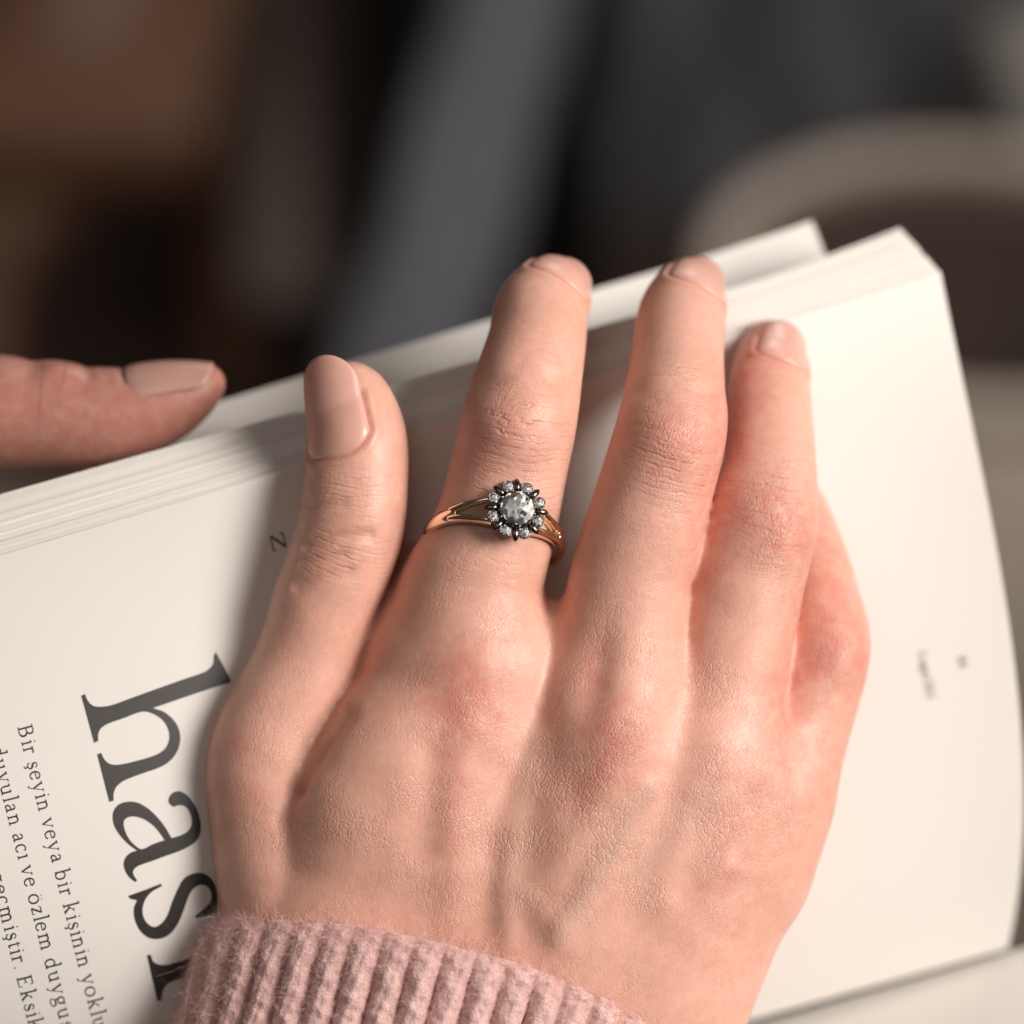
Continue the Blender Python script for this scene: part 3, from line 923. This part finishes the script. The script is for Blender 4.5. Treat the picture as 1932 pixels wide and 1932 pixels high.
me = quick_mesh('hand', V, Q, M['skin'])
for nm, a in (('along', along), ('across', across), ('wrinkle_mask', wm), ('redness', red), ('relief', relief), ('vein', vein)): add_attr(me, nm, a)
hand = put('hand', me, origin=P(1000, 1900, -14))
tag(hand, 'right hand with a jewelled ring and pink sleeve resting on the open book', 'hand')


for nm_, (pv_, pq_, _, _) in PLATES:
    put(nm_, quick_mesh(nm_, pv_, pq_, M['nail']), hand)

# ------------------------------------------------------------------ sleeve cuff
t = NT('pink wool'); c = t.coords()
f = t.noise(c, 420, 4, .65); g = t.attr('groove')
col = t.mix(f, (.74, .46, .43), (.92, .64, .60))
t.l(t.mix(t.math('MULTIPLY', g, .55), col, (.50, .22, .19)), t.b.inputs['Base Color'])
t.b.inputs['Roughness'].default_value = .95; t.b.inputs['Specular IOR Level'].default_value = .1
t.b.inputs['Sheen Weight'].default_value = .35; t.b.inputs['Sheen Roughness'].default_value = .5
t.l(t.bump(t.noise(c, 1500, 4, .7), .0004), t.b.inputs['Normal'])
M['wool'] = t.m
t = NT('wool fibre')
t.b.inputs['Base Color'].default_value = (.90, .65, .615, 1); t.b.inputs['Roughness'].default_value = .8
t.b.inputs['Specular IOR Level'].default_value = .15
M['fibre'] = t.m

SC = P(870, 1890, -13.0); AX = np.array([-.27, -.963, -.02]); AX = nrm(AX); LA = nrm(np.array([.967, -.255, 0])); NZ = np.array([0, 0, 1.0])
NR = 42


def sleeve_point(ph, ell, inner=False, disp_only=False):
    """ph angle round the arm, ell mm from the cuff edge"""
    ph = np.asarray(ph, float); ell = np.asarray(ell, float)
    rx = 38.0 - .05 * ell; rz = 17.5 + .02 * ell
    base_ = SC + LA * (rx * np.cos(ph))[..., None] + NZ * (rz * np.sin(ph))[..., None] + AX * (ell - 9.8 * np.sin(ph) * np.exp(-ell / 90))[..., None]
    nr = LA * (np.cos(ph) / rx)[..., None] + NZ * (np.sin(ph) / rz)[..., None]
    nr /= np.linalg.norm(nr, axis=-1)[..., None]
    # rib phase by arc length
    ribs = rib_phase(ph) + .25 * np.sin(ell / 9 + ph * 3)
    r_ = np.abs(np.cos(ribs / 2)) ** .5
    edge = np.clip(ell / 5.0, 0, 1)
    xr = np.mod(ribs / (2 * math.pi) + .5, 1) - .5
    st = .5 + .5 * np.cos(2 * math.pi * (ell / 2.1 - .9 * np.abs(xr) + .13 * np.sin(ph * 23)))
    h = (r_ - .6) * 2.1 * (.25 + .75 * edge) + .10 * st * edge * r_ + .22 * np.sin(ph * 37 + ell * 1.7 + 2 * np.sin(ell * .6)) * np.sin(ell * .9 + ph * 11) + .14 * np.sin(ph * 91 - ell * 2.9) * np.sin(ell * 2.3 + ph * 53)
    h = h - 1.3 * np.exp(-ell / .9)
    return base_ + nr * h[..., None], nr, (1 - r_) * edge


_ph = np.linspace(0, 2 * math.pi, 2001)
_arc = np.concatenate([[0], np.cumsum(np.hypot(np.diff(36.6 * np.cos(_ph)), np.diff(17.5 * np.sin(_ph))))]); _arc /= _arc[-1]


def rib_phase(ph): return np.interp(np.mod(ph, 2 * math.pi), _ph, _arc) * 2 * math.pi * NR


npn, nl = 900, 150
php = np.interp(np.linspace(0, 1, npn, endpoint=False), _arc, _ph); ell = np.concatenate([np.linspace(0, 3, 14), np.linspace(3.4, 62, nl - 14)])
PH, EL = np.meshgrid(php, ell)
top, nr, gr = sleeve_point(PH, EL)
inn = top - nr * 1.8; inn[0] = top[0] - nr[0] * .8 - 0 * AX
vs = np.vstack([top.reshape(-1, 3), inn.reshape(-1, 3)]); m = npn * nl
q = np.array(grid_quads(npn, nl, 0, True))
quads = np.vstack([q, q[:, ::-1] + m, np.array([(i, i + m, (i + 1) % npn + m, (i + 1) % npn) for i in range(npn)]),
                   np.array([((nl - 1) * npn + i, (nl - 1) * npn + (i + 1) % npn, (nl - 1) * npn + (i + 1) % npn + m, (nl - 1) * npn + i + m) for i in range(npn)])])
me = quick_mesh('sleeve', vs, quads, M['wool'])
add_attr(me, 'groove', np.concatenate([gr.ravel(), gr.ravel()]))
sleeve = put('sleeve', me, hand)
tag(sleeve, 'fuzzy pale pink ribbed knit cuff')

# loose fibres on the knit
nf = 60000
fp = rng.uniform(R(-15), R(195), nf); fe = np.where(rng.random(nf) < .3, rng.exponential(1.5, nf), rng.uniform(0, 34, nf))
b0, n0, g0 = sleeve_point(fp, fe)
tang = rng.normal(0, 1, (nf, 3)); tang -= n0 * (tang * n0).sum(1)[:, None]; tang /= np.linalg.norm(tang, axis=1)[:, None]
ln = rng.gamma(2.4, .42, nf); bend = rng.normal(0, 1.6, (nf, 3))
pts = []
for k in range(5):
    t_ = k / 4
    pts.append(b0 - n0 * .15 + tang * (ln * t_)[:, None] + n0 * (ln * (.36 * t_ - .26 * t_ * t_))[:, None] + bend * (ln * .35 * t_ * t_)[:, None])
pts = np.stack(pts, 1)
hc = bpy.data.hair_curves.new('wool_fuzz'); hc.add_curves([5] * nf)
org = ORIGIN[hand.name]
hc.attributes['position'].data.foreach_set('vector', ((pts.reshape(-1, 3) - org) / 1000).astype(np.float32).ravel())
ra = hc.attributes.new('radius', 'FLOAT', 'POINT')
ra.data.foreach_set('value', np.tile(np.array([.012, .012, .011, .010, .005]) / 1000, nf).astype(np.float32))
hc.materials.append(M['fibre'])
fz = bpy.data.objects.new('wool_fuzz', hc); C.objects.link(fz); fz.parent = sleeve; fz['kind'] = 'stuff'

# ------------------------------------------------------------------ the other hand's thumb
OT = [(-620, 900, -32, 12), (-300, 815, -27, 9.8), (-60, 781, -25.5, 8.7), (60, 782, -25.5, 8.1), (150, 788, -25.5, 7.6), (230, 784, -25.5, 7.0), (300, 765, -25.5, 5.9), (355, 742, -25.5, 4.4), (388, 724, -25.5, 2.9)]
f2 = Field((-145, -30, -56), (-34, 40, -8), .5)
d, q2, s2 = f2.chain(OT)
V2, Q2 = surface_nets(d, f2.lo, .5)
V2 = relax(V2, Q2, 2, .5); N2 = vert_normals(V2, Q2); u, v = UV(V2)
dd = .5 * spot(110, 700, 40, 20) - .35 * spot(165, 700, 12, 20) - .4 * spot(60, 690, 20, 30) - .5 * spot(242, 700, 14, 18)
V2 = V2 + N2 * dd[:, None]
M['skin_shaded'] = skin_material('skin shaded', .72)  # darker copy of the skin, this thumb's shade put into the colour
me = quick_mesh('hand', V2, Q2, M['skin_shaded'])
j = np.array([np.abs(V2[:, 0][:, None] - q2[None, ::6, 0]).argmin(1)])[0] * 6
for nm, a in (('along', s2[np.minimum(j, len(s2) - 1)]), ('across', V2[:, 1] * 0), ('wrinkle_mask', np.clip(.8 * spot(120, 740, 80, 80), 0, 1)), ('redness', np.clip(.8 + .3 * spot(330, 790, 90, 60), 0, 1)),
              ('relief', V2[:, 0] * 0 + .5), ('vein', V2[:, 0] * 0)): add_attr(me, nm, a)
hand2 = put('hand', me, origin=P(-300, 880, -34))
tag(hand2, 'thumb of the other hand pressing the far page edge from the side', 'hand')
pv_, pq_, _, _ = nail_plate(P(248, 768, -25.3), nrm(P(410, 752, -25.5) - P(250, 770, -25.5)) + np.array([0, .06, 0]), (0.04, .88, .45), 13.0, 6.15, 58, cut=.15, tipcut=.25, curl=.9)
put('thumbnail', quick_mesh('thumbnail', pv_, pq_, M['nail_dark']), hand2)

# ------------------------------------------------------------------ ring on the index finger
RC = P(933, 1022, -8.3)
TOP = nrm([.27, .40, .88]); FA = nrm([.20, .95, 0]); FA = nrm(FA - TOP * (FA @ TOP)); LT = np.cross(FA, TOP)   # ring plane: LT, TOP; FA across the band
RI = 8.9
ring = put('finger_ring', None, origin=RC)
tag(ring, 'rose gold flower ring with a clear round stone, worn on the index finger', 'ring')


def sweep(angles, offs, widths, thick, rin):
    """band piece: angle from the top, offset across the band, width and thickness"""
    prof = [(-.5, .0), (-.46, .55), (-.36, .86), (-.15, 1), (.15, 1), (.36, .86), (.46, .55), (.5, 0), (.3, -.06), (-.3, -.06)]
    vs = []
    for a, o_, w, th in zip(angles, offs, widths, thick):
        rad = LT * math.sin(a) + TOP * math.cos(a)
        for px, pr in prof: vs.append(RC + rad * (rin + th * pr) + FA * (o_ + px * w))
    n = len(prof); q = [tuple(reversed(f)) for f in grid_quads(n, len(angles), 0, True)]
    caps = [tuple(range(n)), tuple(reversed(range((len(angles) - 1) * n, len(angles) * n)))]
    return vs, q, caps


def band():
    vs, fs = [], []
    def addp(r):
        b = len(vs); vs.extend(r[0]); fs.extend(tuple(i + b for i in f) for f in r[1]); fs.extend(tuple(i + b for i in f) for f in r[2])
    a = np.linspace(R(50), R(310), 100)
    e = np.abs(np.degrees(a) - 180); w = 1.9 + .45 * np.clip((e - 90) / 40, 0, 1)
    addp(sweep(a, a * 0, w, 1.15 + a * 0, RI))
    for sg in (-1, 1):
        for side in (-1, 1):
            t = np.linspace(0, 1, 30); a = sg * R(56) * (1 - t) + sg * R(17) * t
            off = side * (.62 + 1.05 * t ** 1.25)
            addp(sweep(a, off, 1.15 - .15 * t, 1.15 + .55 * t, RI))
    return mesh_from('band', vs, fs, M['gold'])


put('band', band(), ring)

HC = RC + TOP * (RI + 1.5)          # base of the head
HN = nrm([.20, .28, .93]); HX = nrm(np.cross([0, 1, 0], HN)); HY = np.cross(HN, HX)


def hp(x, y, z): return HC + HX * x + HY * y + HN * z


def lathe(profile, n, center=(0, 0, 0), axis=None, cap=True):
    """revolve (r, z) about an axis at head coordinates centre"""
    vs, fs = [], []
    for r, z in profile:
        for i in range(n):
            a = 2 * math.pi * i / n
            vs.append(np.asarray(center, float) + np.array([r * math.cos(a), r * math.sin(a), z]))
    m = len(profile)
    for j in range(m - 1):
        for i in range(n): fs.append((j * n + i, j * n + (i + 1) % n, (j + 1) * n + (i + 1) % n, (j + 1) * n + i))
    if cap:
        fs.append(tuple(reversed(range(n)))); fs.append(tuple(range((m - 1) * n, m * n)))
    return np.array(vs), fs


def head_mesh(name, v_, f_, mat, smooth=True):
    v_ = np.asarray(v_); return mesh_from(name, HC + v_[:, :1] * HX + v_[:, 1:2] * HY + v_[:, 2:3] * HN, f_, mat, smooth)


def brilliant(rad, z0, center=(0, 0), rot=0, crown=.34, table=.56, pav=.80, n=8):
    """round brilliant: table, star + kite + girdle facets, pavilion"""
    vs = []; fs = []
    for i in range(n):
        a = rot + 2 * math.pi * i / n; vs.append((rad * table * math.cos(a), rad * table * math.sin(a), rad * crown))
    for i in range(n):
        a = rot + 2 * math.pi * (i + .5) / n; r = rad * .80; vs.append((r * math.cos(a), r * math.sin(a), rad * crown * .58))
    for zz in (0.03, -.03):
        for i in range(2 * n):
            a = rot + 2 * math.pi * i / (2 * n); vs.append((rad * math.cos(a), rad * math.sin(a), rad * zz))
    for i in range(n):
        a = rot + 2 * math.pi * (i + .5) / n; r = rad * .34; vs.append((r * math.cos(a), r * math.sin(a), -rad * pav * .66))
    vs.append((0, 0, -rad * pav))
    T, U, G1, G2, PV = 0, n, 2 * n, 4 * n, 6 * n; CU = 7 * n
    fs.append(tuple(range(n)))
    for i in range(n):
        j = (i + 1) % n; g = 2 * i
        fs.append((T + i, U + i, T + j))                                  # star
        fs.append((T + i, U + i - 1 if i else U + n - 1, G1 + g, U + i))   # kite
        fs.append((U + i, G1 + g, G1 + g + 1)); fs.append((U + i, G1 + g + 1, G1 + (g + 2) % (2 * n)))
        for k in (g, g + 1):
            k2 = (k + 1) % (2 * n); fs.append((G1 + k, G2 + k, G2 + k2, G1 + k2))
        fs.append((PV + i, G2 + g + 1, G2 + g)); fs.append((PV + i, G2 + (g + 2) % (2 * n), G2 + g + 1))
        fs.append((PV + i, G2 + (g + 2) % (2 * n), PV + j)); fs.append((CU, PV + i, PV + j))
    vs = np.array(vs) + np.array([center[0], center[1], z0])
    return vs, fs


def stone_mesh(rad, z0, center=(0, 0), rot=0, n=8):
    # clear crown over added white and mirror star facets imitating sparkle
    v_, f_ = brilliant(rad, z0, center, rot, pav=.5)
    nb = 2 * n
    bed, bf = [(0, 0, rad * .06)], []
    for k, (rr, hh) in enumerate(((.30, .16), (.62, .19), (.93, .14))):
        cnt = n if k == 0 else nb
        for i in range(cnt):
            a = rot + 2 * math.pi * (i + (.25 if k == 1 else 0)) / cnt
            sg = (1 if (i + k) % 2 else -1) * (.6 + .7 * random.random())
            bed.append((rad * rr * math.cos(a), rad * rr * math.sin(a), rad * (.10 + hh * .62 * sg)))
    o1, o2, o3 = 1, 1 + n, 1 + n + nb
    for i in range(n):
        j = (i + 1) % n
        bf += [(0, o1 + i, o1 + j), (o1 + i, o2 + 2 * i, o2 + 2 * i + 1), (o1 + i, o2 + 2 * i + 1, o1 + j), (o1 + j, o2 + 2 * i + 1, o2 + (2 * i + 2) % nb)]
    for i in range(nb):
        j = (i + 1) % nb
        bf += [(o2 + i, o3 + i, o3 + j), (o2 + i, o3 + j, o2 + j)]
    bed = np.array(bed) + np.array([center[0], center[1], z0])
    me = closed(head_mesh('stone', v_, f_, M['stone'], False))
    me2 = head_mesh('bed', bed, bf, M['facet'], False)
    bm = bmesh.new(); bm.from_mesh(me); n0_ = len(bm.faces); bm.from_mesh(me2); bm.faces.ensure_lookup_table()
    for k, f in enumerate(bm.faces):
        f.material_index = 0 if k < n0_ else (1 if random.random() < .76 else 2)
    bm.to_mesh(me); bm.free(); me.materials.append(M['facet']); me.materials.append(M['mirror'])
    return me


def closed(me):
    bm = bmesh.new(); bm.from_mesh(me); bmesh.ops.recalc_face_normals(bm, faces=bm.faces); bm.to_mesh(me); bm.free(); return me


# gallery: gold basket below, dark cup above
v_, f_ = lathe([(2.0, -1.4), (3.0, -.9), (3.5, .1), (3.45, .35), (2.3, .1)], 32)
put('gallery', head_mesh('gallery', v_, f_, M['gold']), ring)
v_, f_ = lathe([(2.4, .3), (3.3, .45), (3.35, .8), (2.75, 1.05), (2.5, 1.5), (2.42, 1.5), (2.3, .95), (1.2, .22)], 40)
put('setting_cup', head_mesh('setting_cup', v_, f_, M['dark_silver']), ring)
put('centre_stone', stone_mesh(2.52, 1.62, rot=.2), ring)

for i in range(8):
    a = R(16 + 45 * i); cx, cy = 3.38 * math.cos(a), 3.38 * math.sin(a)
    v_, f_ = lathe([(.55, -.2), (.80, .55), (.90, 1.12), (.84, 1.2), (.74, 1.14), (.62, .75), (.2, .55)], 20, (cx, cy, 0))
    put('bezel', head_mesh('bezel', v_, f_, M['dark_silver']), ring)
    put('small_stone', stone_mesh(.76, 1.10, (cx, cy), rot=i * .7, n=5), ring)
    for k in range(4):      # bright bead grains holding the small stone
        b = a + R(45 + 90 * k); v_, f_ = lathe([(.02, .13), (.09, .10), (.13, 0), (.10, -.1)], 8, (cx + .72 * math.cos(b), cy + .72 * math.sin(b), 1.2))
        if k == 0: gv, gf = v_, list(f_)
        else:
            gf += [tuple(x + len(gv) for x in f) for f in f_]; gv = np.vstack([gv, v_])
    put('grain', head_mesh('grain', gv, gf, M['bright_silver']), ring)
    # elongated dark petal between two stones
    a2 = a + R(22.5); r_ax = np.array([math.cos(a2), math.sin(a2), 0]); t_ax = np.array([-math.sin(a2), math.cos(a2), 0])
    pv, pf = [], []
    ts = np.linspace(0, 1, 12); nn = 12
    for t_ in ts:
        rr = 2.62 + 1.85 * t_; wv_ = .46 * math.sqrt(max(.02, 1 - (2 * t_ - 1) ** 2 * .96)) ; zc = 1.30 - .35 * t_ ** 2
        for kq in range(nn):
            b = 2 * math.pi * kq / nn
            pv.append(r_ax * rr + t_ax * (wv_ * math.cos(b) + .12 * t_) + np.array([0, 0, zc + wv_ * .8 * math.sin(b)]))
    pf = grid_quads(nn, len(ts), 0, True) + [tuple(reversed(range(nn))), tuple(range((len(ts) - 1) * nn, len(ts) * nn))]
    put('petal', closed(head_mesh('petal', np.array(pv), pf, M['dark_silver'])), ring)
for i in range(16):
    a = R(22.5 * i + 5); v_, f_ = lathe([(.02, .17), (.12, .13), (.17, 0), (.14, -.15), (.1, -.4)], 10, (2.5 * math.cos(a), 2.5 * math.sin(a), 1.62))
    put('prong', head_mesh('prong', v_, f_, M['dark_silver'] if i % 3 else M['bright_silver']), ring)

# ------------------------------------------------------------------ far behind, out of focus
def world_thing(name, me, loc, parent=None):
    o = bpy.data.objects.new(name, me); C.objects.link(o)
    if parent is not None: o.parent = parent
    else: o.location = loc
    return o


def at(u_, v_, dist):
    return FRAME @ Vector(P(u_, v_, D - dist * 1000) / 1000)


def ringmesh(name, profile, n, mat):
    vs, fs = [], []
    for r, z in profile:
        for i in range(n):
            a = 2 * math.pi * i / n; vs.append((r * math.cos(a), r * math.sin(a), z))
    m = len(profile)
    for j in range(m - 1):
        for i in range(n): fs.append((j * n + i, j * n + (i + 1) % n, (j + 1) * n + (i + 1) % n, (j + 1) * n + i))
    return mesh_from(name, vs, fs, mat)


M['felt'] = simple('beige felt', (.80, .70, .60), .95, noise=.15, nscale=40, bump=.002)
M['felt_dark'] = simple('brown lining', (.17, .125, .10), .95, noise=.2, nscale=40)
M['brown_wood'] = simple('brown wood', (.22, .105, .06), .5, noise=.35, nscale=18)
M['grey_cloth'] = simple('grey cloth', (.19, .195, .23), .95, noise=.15, nscale=30)
M['dark_cloth'] = simple('dark grey cloth', (.115, .113, .122), .95, noise=.25, nscale=20)
M['black'] = simple('black fabric', (.014, .013, .013), .9)
M['warm_grey'] = simple('warm grey card', (.55, .46, .41), .9, noise=.1, nscale=20)

# basket
c0 = at(1830, 525, 1.5)
RB = .132; ht = c0.z
bk = bpy.data.objects.new('basket', None); C.objects.link(bk); bk.location = (c0.x, c0.y, 0)
tag(bk, 'round beige basket with a thick rim and dark inside, blurred behind the book', 'basket')
put_local = lambda nm, me: world_thing(nm, me, None, bk)
put_local('wall', ringmesh('wall', [(RB * .86, .0), (RB * .98, ht * .5), (RB * 1.0, ht - .02), (RB * .9, ht - .02)], 64, M['felt']))
put_local('rim', ringmesh('rim', [(RB + .011 * math.cos(a), ht + .011 * math.sin(a)) for a in np.linspace(0, 2 * math.pi, 14)], 64, M['felt']))
put_local('lining', ringmesh('lining', [(RB * .95, ht - .01), (RB * .92, ht * .6), (RB * .8, ht * .55), (.005, ht * .55)], 64, M['felt_dark']))


def soft_box(name, sx, sy, sz, bev, mat):
    bm = bmesh.new(); bmesh.ops.create_cube(bm, size=1)
    for w in bm.verts: w.co = Vector((w.co.x * sx, w.co.y * sy, (w.co.z + .5) * sz))
    bmesh.ops.bevel(bm, geom=bm.edges[:], offset=bev, segments=4, profile=.6, affect='EDGES')
    me = bpy.data.meshes.new(name); bm.to_mesh(me); bm.free(); me.materials.append(mat)
    me.polygons.foreach_set('use_smooth', [True] * len(me.polygons)); return me


def tube_world(name, pts, rads, mat, n=24, flat=1.0, wob=0):
    vs = []; p = np.array([list(x) for x in pts], float)
    q = catmull(np.column_stack([p, rads]), 10)
    for k in range(len(q)):
        d_ = nrm(q[min(k + 1, len(q) - 1), :3] - q[max(k - 1, 0), :3])
        a_ = nrm(np.cross(d_, [0, -1, .3])); b_ = np.cross(d_, a_)
        for i in range(n):
            th = 2 * math.pi * i / n; rr = q[k, 3] * (1 + wob * math.sin(3 * th + k * .35))
            vs.append(q[k, :3] + a_ * rr * math.cos(th) + b_ * rr * flat * math.sin(th))
    fs = grid_quads(n, len(q), 0, True) + [tuple(range(n)), tuple(reversed(range((len(q) - 1) * n, len(q) * n)))]
    return mesh_from(name, vs, fs, mat)


def top_level(name, me, base, label, cat):
    base = Vector(base)
    co_ = np.empty(len(me.vertices) * 3, np.float32); me.vertices.foreach_get('co', co_)
    me.vertices.foreach_set('co', (co_.reshape(-1, 3) - np.array(base)).astype(np.float32).ravel()); me.update()
    o = bpy.data.objects.new(name, me); C.objects.link(o); o.location = base
    return tag(o, label, cat)


# grey rolled throw leaning over the dark armchair
pts = [at(1035, -420, 1.62), at(970, -60, 1.55), at(912, 200, 1.48), at(840, 440, 1.42), at(760, 700, 1.38), at(700, 1000, 1.36)]
top_level('throw_blanket', tube_world('throw_blanket', pts, [.034, .034, .034, .034, .033, .03], M['grey_cloth'], flat=.7, wob=.06), at(650, 1000, 1.58),
          'pale grey rolled throw hanging diagonally over the dark armchair, out of focus', 'throw')
# dark armchair: cloth front with slack folds
na_, nb_ = 50, 40; vs = []
for j in range(nb_):
    for i in range(na_):
        uu = 800 + 1250 * i / (na_ - 1); vv = -450 + 1150 * j / (nb_ - 1)
        dd_ = 2.55 - .25 * j / nb_ + .03 * math.sin(uu / 75 + vv / 160) + .02 * math.sin(uu / 41 - vv / 90)
        vs.append(tuple(at(uu - .16 * (vv), vv, dd_)))
vs = np.array(vs); back = vs + np.array([0, .12, -.05]); m = len(vs)
q = [tuple(reversed(f)) for f in grid_quads(na_, nb_)]
fs = q + [tuple(k + m for k in reversed(f)) for f in q]
for i in range(na_ - 1):
    fs.append((i, i + 1, m + i + 1, m + i)); k = (nb_ - 1) * na_; fs.append((k + i + 1, k + i, m + k + i, m + k + i + 1))
for j in range(nb_ - 1):
    fs.append(((j + 1) * na_, j * na_, m + j * na_, m + (j + 1) * na_)); k = na_ - 1; fs.append((j * na_ + k, (j + 1) * na_ + k, m + (j + 1) * na_ + k, m + j * na_ + k))
b_ = at(1300, 700, 2.3)
top_level('armchair_cover', mesh_from('armchair_cover', np.vstack([vs, back]), fs, M['dark_cloth']), b_, 'dark charcoal cloth with slack folds filling the blurred middle distance', 'cloth')


# upright things at the far side, standing on the floor
def floor_box(name, u0, u1, vtop, vbot, dist, depth, mat, label, cat, bev=.02):
    pt = at((u0 + u1) / 2, vbot, dist); tp = at((u0 + u1) / 2, vtop, dist)
    w = (at(u1, vbot, dist) - at(u0, vbot, dist)).length
    h_ = max(.1, tp.z)
    me = soft_box(name, w, depth, h_, bev, mat)
    o = bpy.data.objects.new(name, me); C.objects.link(o); o.location = (pt.x, pt.y + depth / 2, 0)
    return tag(o, label, cat)


floor_box('storage_box', 375, 680, -500, 330, 2.2, .3, M['warm_grey'], 'warm grey upright box on the floor, blurred between brown wood and black bag', 'box')
floor_box('bag', 650, 1150, -600, 330, 2.05, .25, M['black'], 'black fabric bag standing behind the pale grey throw, blurred', 'bag', .05)

M['pale_grey'] = simple('pale grey paint', (.42, .39, .36), .8)
floor_box('cabinet', 1905, 2500, 160, 900, 2.0, .3, M['pale_grey'], 'pale grey upright cabinet beside the round basket, blurred', 'cabinet')

wc = bpy.data.objects.new('wooden_chair', None); C.objects.link(wc)
wb = at(0, 300, 1.9); wc.location = (wb.x, wb.y, 0)
tag(wc, 'brown wooden chair at the edge of the picture, far out of focus', 'chair')
off = np.array(wc.location)


def chair_part(nm, me):
    co_ = np.empty(len(me.vertices) * 3, np.float32); me.vertices.foreach_get('co', co_)
    me.vertices.foreach_set('co', (co_.reshape(-1, 3) - off).astype(np.float32).ravel()); me.update()
    o = bpy.data.objects.new(nm, me); C.objects.link(o); o.parent = wc


sp = at(120, 120, 1.9)
me = soft_box('seat', .36, .30, .05, .02, M['brown_wood'])
for w in me.vertices: w.co += Vector((sp.x - .07, sp.y + .0, sp.z - .02))
chair_part('seat', me)
chair_part('side_panel', tube_world('side_panel', [at(240, -400, 1.95), at(170, -60, 1.92), at(110, 180, 1.88), at(20, 330, 1.84), at(-50, 520, 1.82), at(-90, 800, 1.8)], [.05, .065, .07, .05, .035, .035], M['brown_wood'], flat=.6))
for lx, ly in ((-.2, .1), (.08, .12)):
    chair_part('leg', tube_world('leg', [(sp.x + lx, sp.y + ly, sp.z), (sp.x + lx, sp.y + ly, sp.z * .5), (sp.x + lx, sp.y + ly, 0.0)], [.02, .018, .016], M['brown_wood'], n=12))
